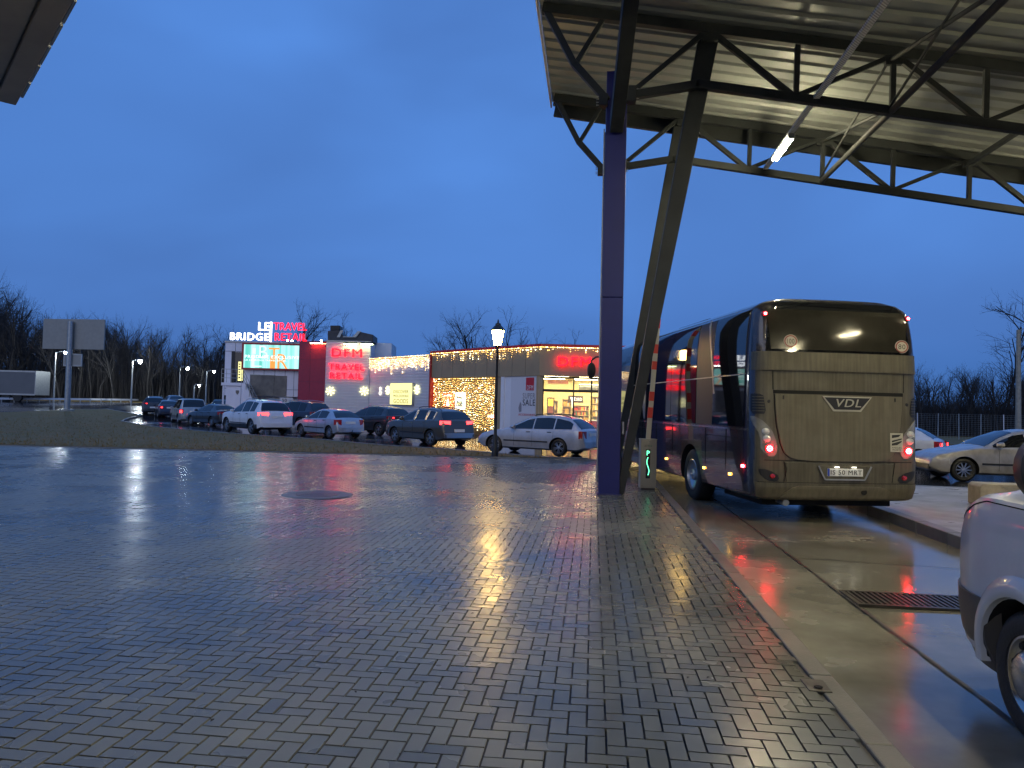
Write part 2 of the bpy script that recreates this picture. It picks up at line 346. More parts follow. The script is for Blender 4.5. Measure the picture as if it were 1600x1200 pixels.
# traffic island right of the lane
mb = MB(); poly = [(5.07, -6), (10.6, -6), (10.6, 16.6), (9.8, 17.6), (6.2, 17.9), (5.4, 17.4), (5.07, 16.6)]; mb.prism(poly, -.05, .165); o = mb.build('island', 'island', bevel=.01); o['kind'] = 'structure'
strip('island_kerb', [(4.97, -6), (4.97, 16.7), (5.35, 17.55), (6.2, 18.0), (9.85, 17.7), (10.7, 16.65), (10.7, -6)], .2, -.1, .17, 'kerb', 1.0)
# turf island
G = lambda x, y, z=.1: tuple(GT(x, y)[:2])
turf = [XD(-22.6, 24.5)[:2], XD(2.6, 24.5)[:2], G(860, 719.5), G(770, 712), G(700, 706), G(600, 699.5), G(500, 690), G(400, 683), G(320, 677), G(240, 669), G(190, 660), G(200, 655), G(222, 650.5), G(167, 640.5), G(110, 641.5), G(0, 646), XD(-55, 50)[:2], XD(-55, 24.5)[:2]]
patch('turf_island', turf, .09, 'soil', 2.0, .2)
strip('turf_kerb', turf[1:15], .12, -.1, .12, 'kerb', 1.0)
def inside(x, y, poly):
    c = False; n = len(poly)
    for i in range(n):
        x1, y1 = poly[i]; x2, y2 = poly[(i+1) % n]
        if (y1 > y) != (y2 > y) and x < (x2-x1)*(y-y1)/(y2-y1)+x1: c = not c
    return c
mb = MB(); n = 0
while n < 26000:
    X = random.uniform(-55, 3); D = 24.6+45*random.random()**1.6; x, y, _ = XD(X, D)
    if not inside(x, y, turf): continue
    n += 1; z = float(zg(x, y))+.09; h = random.uniform(.02, .07)*(3 if random.random() < .02 else 1); a = random.uniform(0, 6.28); w = random.uniform(.008, .028); l = random.uniform(0, .06)
    mb.add([(x-cos(a)*w, y-sin(a)*w, z-.01), (x+cos(a)*w, y+sin(a)*w, z-.01), (x+l*sin(a), y-l*cos(a), z+h)], [(0, 1, 2)])
o = mb.build('turf_grass', 'grass', fix=False); tag(o, 'short worn grass growing over the turf island before the queue', 'grass', kind='stuff')
MT['castiron'] = mat('cast_iron', (.05, .045, .04), .35, .3, n_amt=.4, n_scale=12)
# inspection cover and puddle gully set in the paving
t = thing('inspection_cover', 'round iron cover in a concrete collar set in the herringbone paving', 'manhole cover', (-5.0, 13.1, .05))
MB().lathe([(.30, .0), (.62, .0), (.64, .006), (.62, .012), (.40, .012), (.385, .004)], (-5.0, 13.1, .045), n=40, cap=False).build('collar', 'kerb', t, smooth=True)
mb = MB().lathe([(.0, .0), (.375, .0), (.375, .014), (.0, .014)], (-5.0, 13.1, .044), n=40, cap=False)
for k in range(7): mb.box(-5.25+.083*k-.012, -5.25+.083*k+.012, 12.9, 13.3, .056, .061)
mb.build('lid', 'castiron', t)
t = thing('floor_drain', 'iron slotted drain grate sunk across the wet concrete lane', 'drain grate', (3.0, 7.35, 0))
mb = MB(); mb.box(2.44, 3.56, 7.08, 7.12, .008, .03); mb.box(2.44, 3.56, 7.58, 7.62, .008, .03); mb.box(2.44, 2.48, 7.12, 7.58, .008, .03); mb.box(3.52, 3.56, 7.12, 7.58, .008, .03); mb.build('frame', 'castiron', t)
mb = MB()
for k in range(19): mb.box(2.495+k*.054, 2.518+k*.054, 7.12, 7.58, .012, .028)
mb.build('grate_bars', 'castiron', t); MB().box(2.48, 3.52, 7.12, 7.58, .0125, .0145).build('gully', 'dark', t)
t = thing('small_cover', 'small square valve cover let into the pavers beside the lane kerb', 'valve cover', (1.1, 5.3, .05))
q = GP(1275, 1072, .05); MB().box(q[0]-.07, q[0]+.07, q[1]-.1, q[1]+.1, .04, .058).build('lid', 'castiron', t, bevel=.004); MB().lathe([(0, 0), (.025, 0), (.025, .004), (0, .004)], (q[0], q[1]-.05, .0625), n=12, cap=False).build('keyhole', 'dark', t)

# ================================================================ canopy
cn = thing('bus_canopy', 'large dark steel canopy with trusses and corrugated roof over the bus lane', 'canopy', (.35, 14.9, .05))
XR = 24.0; topz = lambda x: 9.73-.165*x; botz = lambda x: (8.05+.155*(x-.5)) if x < 1.9 else 8.59-.167*x
TY = [19.2, 14.8, 10.4, 6.0, 1.6, -2.8, -7.2]
def truss(y, near=False):
    mb = MB(); P = lambda x, z: (x, y, z)
    mb.bar(P(-1.2, topz(-1.2)), P(XR, topz(XR)), .16, .2)
    mb.bar(P(.3, botz(.3)), P(1.95, botz(1.95)), .14, .16); mb.bar(P(1.9, botz(1.9)), P(XR, botz(XR)), .14, .17)
    mb.bar(P(-1.15, topz(-1.15)), P(-.52, 8.72), .12, .13); mb.bar(P(-.53, 8.75), P(.15, 7.98), .12, .14)
    mb.bar(P(-.5, 8.75), P(.02, topz(0)-.1), .09, .1)
    tn = [2.15+3.5*k for k in range(7)]; bn = [.62]+[3.83+3.5*k for k in range(6)]
    mb.bar(P(.62, 8.12), P(2.05, topz(2.05)-.08), .09, .1)
    for k, x in enumerate(tn):
        if k: mb.bar(P(x, topz(x)-.08), P(x-.02, botz(x)+.06), .09, .1); mb.bar(P(bn[k]+.05, botz(bn[k])+.06), P(x-.08, topz(x)-.09), .08, .09)
        if k < 6: mb.bar(P(x+.08, topz(x)-.09), P(bn[k+1]-.08, botz(bn[k+1])+.06), .10, .11); mb.bar(P(bn[k+1], botz(bn[k+1])+.06), P(bn[k+1]+.02, topz(bn[k+1])-.09), .09, .1)
        mb.box(x-.16, x+.16, y-.055, y+.055, topz(x)-.24, topz(x)-.06)
    mb.box(-.02, .16, y-.09, y+.09, 7.86, 8.1); mb.box(.53, .72, y-.1, y+.1, 7.92, 8.24)
    return mb.build('truss', 'steel', cn, bevel=.006, seg=1)
for y in TY: truss(y)
# bolted flange plates where the chords meet the columns, and gusset bolts
for y in (14.8, 19.2):
    for sx, x in ((-1, -.02), (1, .72)):
        for z in ((7.92, 8.04) if sx < 0 else (7.98, 8.18)):
            for dy in (-.07, .07): MB().lathe([(0.001, -.02), (.014, -.018), (.014, .0), (.007, .001), (.007, .03), (0.001, .03)], (x+sx*.03, y+dy, z), 'x', 6, cap=False).build('bolt', 'galv', cn)
MB().tube([(.10, 14.80, .3), (.10, 14.80, 7.4)], .012, 6).build('conduit', 'galv', cn, smooth=True)
MB().box(.58, .62, 14.92, 15.08, 1.25, 1.5).build('junction_box', 'galv', cn, bevel=.008)
# longitudinal members at the panel points
for x in (5.6, 12.65, 19.6):
    mb = MB(); mb.tube([(x, 19.2, botz(x)-.02), (x, -7.2, botz(x)-.02)], .065, 10)
    mb.build('longitudinal_tube', 'steel', cn, smooth=True)
    for a, b in zip(TY[:-1], TY[1:]):
        MB().tube([(x, a, topz(x)-.15), (x, b+.1, botz(x)+.08)], .04, 8).build('sway_brace', 'steel', cn, smooth=True)
        MB().tube([(x-.03, a, botz(x)+.05), (x-.03, b, topz(x)-.15)], .028, 8).build('sway_brace', 'steel', cn, smooth=True)
MB().bar((9.1, 19.2, topz(9.1)-.2), (9.1, -7.2, topz(9.1)-.2), .1, .1).build('purlin', 'steel', cn)
# corrugated sheeting
mb = MB(); ys = []; zs = []; y = 19.75; k = 0
while y > -8.2:
    ys += [y, y-.20, y-.25, y-.40]; zs += [0, 0, .05, .05]; y -= .45
xs = np.linspace(-1.28, XR+.3, 10)
P = [[(x, yy, topz(x)+.12+zz) for x in xs] for yy, zz in zip(ys, zs)]; Q = [[(x, yy, topz(x)+.125+zz) for x in xs] for yy, zz in zip(ys, zs)]
mb.slab(P, Q); mb.build('roof_sheet', 'sheet', cn)
mb = MB(); mb.bar((-1.31, 19.8, topz(-1.31)+.08), (-1.31, -8.2, topz(-1.31)+.08), .04, .22); mb.build('verge_trim', 'galv', cn)
mb = MB(); mb.bar((-1.2, 19.62, topz(-1.2)-.12), (XR, 19.62, topz(XR)-.12), .10, .40); mb.build('fascia_beam', 'steel', cn)
MB().bar((-1.25, 19.73, topz(-1.25)+.08), (XR, 19.73, topz(XR)+.08), .12, .12).build('gutter', 'steel', cn)
for (x, y0) in ((.13, 14.83), (.13, 19.2), (.13, 1.6), (.13, -7.2)):
    if y0 in (1.6,): continue
    MB().box(x+.0, x+.42, y0, y0+.34, .05, 3.99).box(x+.0, x+.42, y0, y0+.34, 4.0, 9.0 if y0 > 14.9 else 8.6).box(x-.04, x+.46, y0-.04, y0+.38, .045, .065).build('column', 'blue', cn, bevel=.012)
    PW = (.075, .20); a = np.array((.57, y0+.22, .06)); b = np.array((2.16, y0+.22, topz(2.14)-.05))
    # raked prop: a flat box section leaning outwards
    mb = MB(); d = (b-a); L = np.linalg.norm(d); d /= L; s = np.array((d[2], 0, -d[0]))
    w0, w1 = PW
    vs = [p+s*i*w+np.array((0, j, 0)) for p, w in ((a, w0), (b, w1)) for j in (.03, .33) for i in (-1, 1)]
    vs = [np.array(v)-np.array((0, .2, 0)) for v in vs]
    for v in vs[:4]: v[2] = .06
    mb.add(vs, [(0, 2, 3, 1), (4, 5, 7, 6), (0, 1, 5, 4), (2, 6, 7, 3), (0, 4, 6, 2), (1, 3, 7, 5)])
    mb.build('raked_prop', 'steel', cn, bevel=.01)
mb = MB(); mb.bar((.34, 14.82, 7.45), (.58, 10.5, topz(.6)-.1), .26, .34); mb.build('raked_prop', 'steel', cn, bevel=.01)
for y0 in (14.83, -7.2): MB().box(20.4, 20.82, y0, y0+.34, .0, 6.2).build('column', 'blue', cn, bevel=.012)
# cable tray and tube lights hanging on it
TX = 4.2; TZ = 7.90
def tray_mat():
    m = mat('tray_steel', (.55, .55, .52), .5); t = m.node_tree; b = t.nodes['Principled BSDF']
    c = N(t, 'ShaderNodeTexCoord'); k = N(t, 'ShaderNodeTexChecker'); k.inputs['Scale'].default_value = 32; k.inputs[1].default_value = (.85, .85, .8, 1); k.inputs[2].default_value = (.35, .35, .33, 1)
    t.links.new(c.outputs['Object'], k.inputs[0]); t.links.new(k.outputs[0], b.inputs['Base Color']); return m
MT['tray'] = tray_mat()
for kk, x0 in enumerate((TX, 12.2)):
    zt = TZ if kk == 0 else botz(x0)+.2
    tr = thing('cable_tray', 'perforated metal cable tray running under the canopy above the bus lane' if kk == 0 else 'perforated metal cable tray hung further right under the canopy', 'cable tray', (x0, 5, zt))
    MB().box(x0-.05, x0+.05, -7, 19.0, zt, zt+.01).build('tray_floor', 'tray', tr)
    MB().box(x0-.055, x0-.05, -7, 19.0, zt, zt+.06).box(x0+.05, x0+.055, -7, 19.0, zt, zt+.06).build('tray_sides', 'tray', tr)
    for n, y0 in enumerate((16.55, 8.6, 3.2, -2.2)):
        lt = thing('tube_light', ('lit twin tube light hung at the far end of the canopy cable tray', 'lit twin tube light under the canopy above the space behind the bus', 'lit twin tube light above the van', 'lit twin tube light behind the camera position')[n] if kk == 0 else ('lit twin tube light at the far end of the right cable tray', 'second lit twin tube light of the right cable tray', 'third lit twin tube light of the right cable tray', 'nearest lit twin tube light of the right cable tray')[n], 'tube light', (x0, y0+.75, zt-.06), 0, 'tube lights under the canopy')
        MB().box(x0-.05, x0+.05, y0, y0+1.5, zt-.05, zt-.004).build('housing', 'galv', lt, bevel=.006)
        for s in (-.045, .045): MB().tube([(x0+s, y0+.04, zt-.085), (x0+s, y0+1.46, zt-.085)], .02, 10).build('tube', 'tube', lt, smooth=True)
        for ye in (y0-.02, y0+1.47): MB().box(x0-.07, x0+.07, ye, ye+.05, zt-.11, zt-.004).build('end_cap', 'galv', lt)

# ================================================================ overhanging roof of the booth, top left
bt = thing('booth_building', 'corner of a grey eave with metal edge at the upper left', 'building')
c = PD(25, 165, 8.4); e1 = PD(115, 0, 8.4)
zc = c[2]; q = GP(25, 165, zc)  # eave corner
P0 = np.array(q[:2]); q2 = ray(115, 0); q2 = (CAM+q2*(zc-1.75)/q2[2])[:2]
d1 = q2-P0; d1 /= np.linalg.norm(d1); d2 = np.array((-d1[1], d1[0]))
if (d2@R0[:2]) > 0: d2 = -d2
def EV(u, w, z): p = P0+d1*u+d2*w; return (p[0], p[1], z)
L1, L2 = 9, 7
mb = MB(EV); mb.box(0, L1, 0, L2, zc+.06, zc+.5); mb.build('roof', 'sheet', bt)
MT['soffit'] = mat('soffit', (.36, .33, .32), .5, n_amt=.2, n_scale=2)
mb = MB(EV); mb.box(.22, L1, .22, L2, zc+.03, zc+.058); mb.build('soffit_panel', 'soffit', bt)
mb = MB(EV); mb.box(-.0, L1, 0, .2, zc, zc+.057); mb.box(0, .2, .205, L2, zc, zc+.057); mb.build('eave_board', 'soffit', bt, bevel=.008)
mb = MB(EV)
for k in range(16): mb.box(.3+k*.56, .3+k*.56+.5, -.03, -.003, zc+.004, zc+.045)
mb.build('edge_trim', 'galv', bt, bevel=.004)
mb = MB(EV); mb.box(1.4, L1, 1.6, L2, 0, zc+.02); mb.build('wall', 'island', bt)
# ================================================================ cars
def interp(pts, s): return float(np.interp(s, [p[0] for p in pts], [p[1] for p in pts]))
def solid_bool(o, cutters):
    for c in cutters:
        m = o.modifiers.new('b', 'BOOLEAN'); m.operation = 'DIFFERENCE'; m.solver = 'EXACT'; m.object = c
    dg = bpy.context.evaluated_depsgraph_get(); me = bpy.data.meshes.new_from_object(o.evaluated_get(dg))
    o.modifiers.clear(); old = o.data; o.data = me; me.name = o.name
    for c in cutters: bpy.data.objects.remove(c)
    return o
def cutcyl(c, r, x0, x1, n=40):
    return MB().lathe([(r, x0), (r, x1)], (0, c[0], c[1]), 'x', n).build('cut', 'dark')
def paint(name, col, metal=.6, rough=.3, dirt=.25):
    return mat(name, col, rough, metal, coat=.8, coatr=.06, n_amt=dirt, n_scale=3, n_col=tuple(c*(1-dirt)+d*dirt*.5 for c, d in zip(col, (.2, .17, .12))))
def rim_mb(r, x, style, c=(0, 0)):
    """wheel disc facing -x (outer face at x)"""
    mb = MB(); O = (0, c[0], c[1])
    mb.lathe([(r, x+.16), (r*1.0, x+.01), (r*.93, x), (r*.90, x+.03), (r*.86, x+.10)], O, 'x', 28, cap=False)
    mb.lathe([(r*.2, x+.05), (r*.18, x+.005), (0.001, x-.003)], O, 'x', 16, cap=False)
    n = {'5': 5, '7': 7, '10': 10, 'v': 10}[style]
    for k in range(n):
        a = 2*pi*k/n+(.12 if style == 'v' and k % 2 else -.12 if style == 'v' else 0)
        w = r*(.22 if n == 5 else .12); p = (x+.02, c[0]+r*.15*cos(a), c[1]+r*.15*sin(a)); q = (x+.025, c[0]+r*.92*cos(a), c[1]+r*.92*sin(a))
        mb.bar(p, q, w, .03, up=(1, 0, 0))
    return mb
def tyre_mb(R, r, w, x, c=(0, 0)):
    """tyre with outer side wall at x, extending to x+w"""
    return MB().lathe([(r*.97, x+.02), (r*1.02, x+.004), (r+(R-r)*.45, x-.006), (R-.035, x+.004), (R-.012, x+.02), (R, x+.045), (R, x+w-.045), (R-.03, x+w-.005), (r, x+w-.01)], (0, c[0], c[1]), 'x', 40, cap=False)
class Car:
    def __init__(s, L, W, top, wb, fo, ws, rw, belt, wins, R=.33, zb=.2, rim='10', wroof=.60, rimr=.68, flare=.0, style='hatch'):
        s.__dict__.update(locals()); s.H = max(z for _, z in top); s.hw = W/2
    def w(s, t):
        e = min(t/.55, 1); k = min((s.L-t)/.45, 1)
        return s.hw*(1-.17*(1-e)**2.2)*(1-.13*(1-k)**2.2)
    def zt(s, t): return interp(s.top, t)
    def sh(s, t): return min(s.belt[0]+(s.belt[1]-s.belt[0])*np.clip((t-s.ws[0])/(s.rw[0]-s.ws[0]), 0, 1), s.zt(t)-.035)
    def zbot(s, t): return s.zb+.14*max(0, 1-t/.35)**1.5+.12*max(0, 1-(s.L-t)/.35)**1.5
    def wr(s, t):
        w = s.w(t); g = np.clip((s.zt(t)-s.sh(t)-.03)/(s.H-s.belt[0]), 0, 1)
        return .90*w-(.90*w-s.wroof)*sm(g*1.15)
    def sec(s, t):
        w, zt, sh, zb, wr = s.w(t), s.zt(t), s.sh(t), s.zbot(t), s.wr(t); h = sh-zb
        g = zt-.06 if zt-sh > .10 else zt-(zt-sh)*.5
        return [(0, zb), (.85*w, zb), (.965*w, zb+.06), (.99*w, zb+.3*h), (w, zb+.6*h), (.995*w, zb+.82*h), (.965*w, sh-.01), (.935*w, sh+.012),
                (.935*w+(wr-.935*w)*.5, sh+.012+(g-sh-.012)*.53), (wr, g), (wr-.045, zt-.02), (wr*.82, zt-.003), (wr*.5, zt+.012), (0, zt+.02)]
    def side(s, t, z):
        q = s.sec(t)[2:10]; zz = [p[1] for p in q]; xx = [p[0] for p in q]; return float(np.interp(z, zz, xx))
    def rear_s(s, z):
        """distance from the front where the tail surface has height z"""
        pts = [p for p in s.top if p[0] >= s.rw[0]]; return float(np.interp(-z, [-p[1] for p in pts], [p[0] for p in pts]))
    def front_s(s, z):
        pts = [p for p in s.top if p[0] <= s.ws[0]]; return float(np.interp(z, [p[1] for p in pts], [p[0] for p in pts]))
    def Y(s, t): return s.L/2-t
def make_car(name, label, S, pm, loc, rz, tail='red_off', head='clear', hot=False, plate='plate', handles='black', rails=True, cat='car', arch=True, lowtrim=None, windowtrim=None, bumper=None, group=None, tow=False):
    t = thing(name, label, cat, loc, rz, group)
    kn = sorted(set([round(k, 3) for k in list(np.linspace(0, S.L, 44))+[p[0] for p in S.top]+[S.L-.02, S.L-.06, .03, .1]])); kn = [k for i, k in enumerate(kn) if i == 0 or k-kn[i-1] > .012]
    mb = MB(); P = []
    for k in kn:
        q = s_ = S.sec(k); y = S.Y(k); P.append([(x, y, z) for x, z in q]+[(-x, y, z) for x, z in q[-2:0:-1]])
    n = len(P[0]); vs = [p for r in P for p in r]
    fs = [(i*n+j, i*n+(j+1) % n, (i+1)*n+(j+1) % n, (i+1)*n+j) for i in range(len(P)-1) for j in range(n)]+[tuple(range(n)), tuple((len(P)-1)*n+j for j in range(n))[::-1]]
    mb.add(vs, fs); body = mb.build('body', pm)
    ax = [(S.Y(S.fo), S.R), (S.Y(S.fo+S.wb), S.R)]; ra = S.R+.055
    if arch:
        cs = []
        for a in ax: cs += [cutcyl(a, ra, S.hw-.34, S.hw+.4), cutcyl(a, ra, -S.hw-.4, -S.hw+.34)]
        solid_bool(body, cs)
    me = body.data; me.materials.clear(); me.materials.append(pm); me.materials.append(MT['dark']); me.materials.append(MT[lowtrim] if lowtrim else pm)
    mi = []
    for f in me.polygons:
        c = f.center; k = 0
        for a in ax:
            if all(hypot(me.vertices[v].co.y-a[0], me.vertices[v].co.z-a[1]) < ra+.004 for v in f.vertices) and abs(c.x) > S.hw*.3: k = 1
        if k == 0 and c.z < S.zb+.02 and abs(f.normal.z) > .8: k = 1
        if k == 0 and lowtrim and c.z < S.zb+.17: k = 2
        mi.append(k)
    me.polygons.foreach_set('material_index', mi); me.polygons.foreach_set('use_smooth', [True]*len(me.polygons)); me.set_sharp_from_angle(angle=radians(32))
    body.parent = t
    def B(mb, nm, m, smooth=True, par=None): 
        return mb.build(nm, m, par or t, world=False, smooth=smooth)
    # side glass
    for sx in (-1, 1):
        for k, (a, b) in enumerate(S.wins):
            ts = np.linspace(a, b, 10); R0_, R1_ = [], []
            for u in range(6):
                r0, r1 = [], []
                for tt in ts:
                    lo = S.sh(tt)+.035; hi = max(lo+.012, S.zt(tt)-.085); z = lo+(hi-lo)*u/5
                    x = S.side(tt, z); r0.append((sx*(x+.007), S.Y(tt), z)); r1.append((sx*(x-.03), S.Y(tt), z))
                R0_.append(r0); R1_.append(r1)
            mb = MB(); mb.slab(R0_, R1_); wdw = B(mb, 'side_window', 'glass')
            if windowtrim:
                mb = MB(); pts = [R0_[0][i] for i in range(10)]; mb.tube([(p[0], p[1], p[2]-.012) for p in pts], .012, 6)
                for e_ in (0, 9): mb.tube([R0_[j][e_] for j in range(6)], .028, 6)
                mb.tube([R0_[5][i] for i in range(10)], .012, 6); B(mb, 'window_trim', windowtrim, par=wdw)
        # seams and handles
        for a in [S.wins[0][0]+.12]+[w[1]+.02 for w in S.wins[:2]]:
            mb = MB()
            zs = np.linspace(S.zb+.12, S.sh(a), 8)
            for z0, z1 in zip(zs[:-1], zs[1:]): mb.bar((sx*(S.side(a, z0)+.001), S.Y(a), z0), (sx*(S.side(a, z1)+.001), S.Y(a), z1), .009, .006, up=(0, 1, 0))
            B(mb, 'door_seam', 'dark', False)
        zr = S.zb+.30
        for w_ in S.wins[:2]:
            yy = S.Y(w_[1]-.14); z = S.sh(w_[1])-.08; x = S.side(w_[1]-.14, z)
            B(MB().box(min(sx*(x-.01), sx*(x+.03)), max(sx*(x-.01), sx*(x+.03)), yy-.08, yy+.08, z-.014, z+.014), 'door_handle', handles, False)
        mb = MB(); ml = np.linspace(S.fo+S.R+.12, S.fo+S.wb-S.R-.12, 8)
        for a, b in zip(ml[:-1], ml[1:]): mb.bar((sx*(S.side(a, zr)+.004), S.Y(a), zr), (sx*(S.side(b, zr)+.004), S.Y(b), zr), .05, .02, up=(sx, 0, 0))
        B(mb, 'rubbing_strip', handles if handles != 'chrome' else 'black', False)
        # mirror
        a = S.wins[0][0]+.12; z = S.sh(a)+.10; x = S.side(a, S.sh(a))
        m_ = MB().lathe([(0.001, -.10), (.05, -.09), (.078, -.03), (.082, .06), (.06, .07)], (0, 0, 0), 'y', 12)
        m_.v = [(sx*(x+.11)+p[0]*1.25, S.Y(a)-p[1], z+p[2]*.95) for p in m_.v]; m_.bar((sx*(x-.02), S.Y(a), z-.06), (sx*(x+.07), S.Y(a)+.02, z-.03), .05, .03)
        B(m_, 'wing_mirror', pm)
    # windscreen and rear window
    for nm, (a, b), m in (('windscreen', S.ws, 'glass'), ('rear_window', S.rw, 'glass')):
        ts = np.linspace(a, b, 8); R0_, R1_ = [], []
        for tt in ts:
            wr = S.wr(tt)-.02 if nm == 'rear_window' else S.wr(tt)-.01; r0, r1 = [], []
            for u in np.linspace(-1, 1, 11):
                x = u*(wr-.04); z = float(np.interp(abs(x), [p[0] for p in S.sec(tt)[:8:-1]], [p[1] for p in S.sec(tt)[:8:-1]]))
                o = .006 if nm == 'windscreen' else -.006
                r0.append((x, S.Y(tt)+o, z+.007)); r1.append((x, S.Y(tt)-o*3, z-.03))
            R0_.append(r0); R1_.append(r1)
        B(MB().slab(R0_, R1_), nm, m)
    if rails:
        for sx in (-1, 1):
            ts = np.linspace(S.ws[1]+.25, S.rw[0]-.12, 9); pts = [(sx*(S.wr(k)-.10), S.Y(k), S.zt(k)+.055) for k in ts]
            pts = [(pts[0][0], pts[0][1]+.05, pts[0][2]-.05)]+pts+[(pts[-1][0], pts[-1][1]-.06, pts[-1][2]-.06)]
            B(MB().tube(pts, .016, 8), 'roof_rail', 'black' if rails is True else rails)
    # tail lights wrapping the corner, plate, bumper insert
    zl, zh = S.tl if hasattr(S, 'tl') else (S.belt[0]-.22, S.belt[0]-.03)
    for sx in (-1, 1):
        s0 = S.rear_s(zl+.05)+.012; sb = S.L-.24; xi = S.w(s0-.1)*S.__dict__.get('tlx', .66)
        pl = [(sx*xi, S.Y(s0)), (sx*S.w(s0)*.90, S.Y(s0-.015)), (sx*(S.w(s0-.06)+.004), S.Y(s0-.07)), (sx*(S.w(sb)+.005), S.Y(sb)), (sx*xi*.9, S.Y(sb))]
        if sx > 0: pl = pl[::-1]
        tl = B(MB().prism(pl, zl, zh), 'tail_light', tail, False)
        if hot:
            ys = S.Y(s0+.008); B(MB().box(min(sx*xi*1.12, sx*xi*1.35), max(sx*xi*1.12, sx*xi*1.35), ys-.004, ys+.02, zl+.05, zh-.06), 'brake_lamp', hot, False, tl)
        # headlight
        s0 = S.front_s(S.belt[0]-.32)+.02; xi = S.hw*.55
        z0 = S.zt(.12)-.14; pl = [(sx*xi, S.Y(.03)), (sx*(S.w(.06)-.02), S.Y(.07)), (sx*(S.w(.42)+.004), S.Y(.46)), (sx*xi, S.Y(.4))]
        B(MB().prism(pl if sx > 0 else pl[::-1], z0-.05, z0+.075), 'headlight', head, False)
    pz = S.__dict__.get('pz', S.belt[0]-.18); ys = S.Y(S.rear_s(pz-.04)+.012)
    B(MB().box(-.27, .27, ys-.012, ys+.03, pz-.06, pz+.06), 'number_plate', plate, False)
    mb = text_geo('MB 52 KRD' if False else 'B 41', -.2, .2, pz-.04, pz+.04, .003) if False else None
    bz0 = S.zb+.14; bb = S.L
    mb = MB(); R0_, R1_ = [], []
    for z in np.linspace(bz0+.0, bz0+.20, 4):
        r0, r1 = [], []
        for u in np.linspace(-1, 1, 15):
            x = u*S.w(S.L)*1.0; dy = .05*abs(u)**4; r0.append((x, S.Y(S.L+.03)+dy, z)); r1.append((x, S.Y(S.L-.08)+dy, z))
        R0_.append(r0); R1_.append(r1)
    B(mb.slab(R0_, R1_), 'rear_bumper', bumper or pm)
    B(MB().box(-S.hw*.8, S.hw*.8, S.Y(.04), S.Y(-.015), S.zb+.12, S.zb+.25), 'front_grille', 'black', False)
    if tow: B(MB().tube([(0, S.Y(S.L-.1), .34), (0, S.Y(S.L+.1), .34), (0, S.Y(S.L+.12), .42)], .02, 8), 'tow_bar', 'black')
    # wheels
    for a in ax:
        for sx in (-1, 1):
            T = (lambda x, y, z: (x, y, z)) if sx < 0 else (lambda x, y, z: (-x, y, z))
            xo = -S.hw+.035
            w_ = tyre_mb(S.R, S.R*S.rimr, .22, xo, a); w_.v = [T(*p) for p in w_.v]; wo = B(w_, 'wheel', 'rubber')
            r_ = rim_mb(S.R*S.rimr, xo+.015, S.rim, a); r_.v = [T(*p) for p in r_.v]; B(r_, 'rim', 'alloy', par=wo)
            MBd = MB().lathe([(0.001, xo+.10), (S.R*S.rimr*.9, xo+.10)], (0, a[0], a[1]), 'x', 20, cap=False); MBd.v = [T(*p) for p in MBd.v]; B(MBd, 'brake_disc', 'dark', par=wo)
    return t

ESTATE = Car(4.55, 1.75, [(0, .5), (.05, .62), (.22, .74), (.7, .86), (1.2, .95), (1.38, .99), (1.75, 1.18), (2.15, 1.37), (2.5, 1.44), (2.95, 1.465), (3.4, 1.44), (3.85, 1.36), (4.1, 1.22), (4.38, .99), (4.46, .93), (4.50, .72), (4.55, .45)], 2.71, .80, (1.38, 2.15), (3.92, 4.36), (.90, .95),
    [(1.55, 2.42), (2.47, 3.28), (3.33, 4.02)], R=.315, rim='v', wroof=.56)
ESTATE.tl = (.66, .93); ESTATE.tlx = .72; ESTATE.pz = .80
HATCH = Car(4.1, 1.71, [(0, .48), (.05, .6), (.2, .7), (.7, .84), (1.05, .93), (1.2, .97), (1.6, 1.2), (1.95, 1.35), (2.3, 1.415), (2.8, 1.41), (3.2, 1.35), (3.45, 1.24), (3.84, 1.0), (3.95, .96), (4.02, .86), (4.06, .7), (4.1, .45)], 2.61, .8, (1.2, 1.95), (3.28, 3.82), (.88, .96),
    [(1.42, 2.3), (2.36, 3.1)], R=.30, rim='10', wroof=.55)
HATCH.tl = (.66, .92); HATCH.tlx = .66; HATCH.pz = .78
CROSS = Car(4.45, 1.84, [(0, .6), (.05, .78), (.2, .93), (.7, 1.04), (1.05, 1.09), (1.22, 1.14), (1.6, 1.36), (1.98, 1.52), (2.4, 1.6), (3.0, 1.61), (3.55, 1.56), (3.9, 1.48), (4.05, 1.36), (4.25, 1.15), (4.33, 1.08), (4.37, .9), (4.41, .7), (4.45, .5)], 2.65, .88, (1.22, 1.98), (3.95, 4.26), (1.0, 1.10),
    [(1.42, 2.28), (2.36, 3.12), (3.2, 3.68)], R=.35, zb=.24, rim='v', wroof=.60)
CROSS.tl = (.93, 1.08); CROSS.tlx = .50; CROSS.pz = .68
SUV = Car(4.92, 1.95, [(0, .65), (.05, .88), (.2, 1.02), (.7, 1.12), (1.25, 1.19), (1.42, 1.24), (1.85, 1.5), (2.2, 1.67), (2.6, 1.77), (3.3, 1.79), (4.1, 1.73), (4.4, 1.66), (4.6, 1.42), (4.75, 1.2), (4.8, 1.12), (4.84, .9), (4.88, .7), (4.92, .5)], 3.0, .88, (1.42, 2.2), (4.42, 4.74), (1.08, 1.16),
    [(1.65, 2.62), (2.7, 3.55), (3.63, 4.18)], R=.39, zb=.26, rim='5', wroof=.64)
SUV.tl = (.98, 1.14); SUV.tlx = .46; SUV.pz = .92
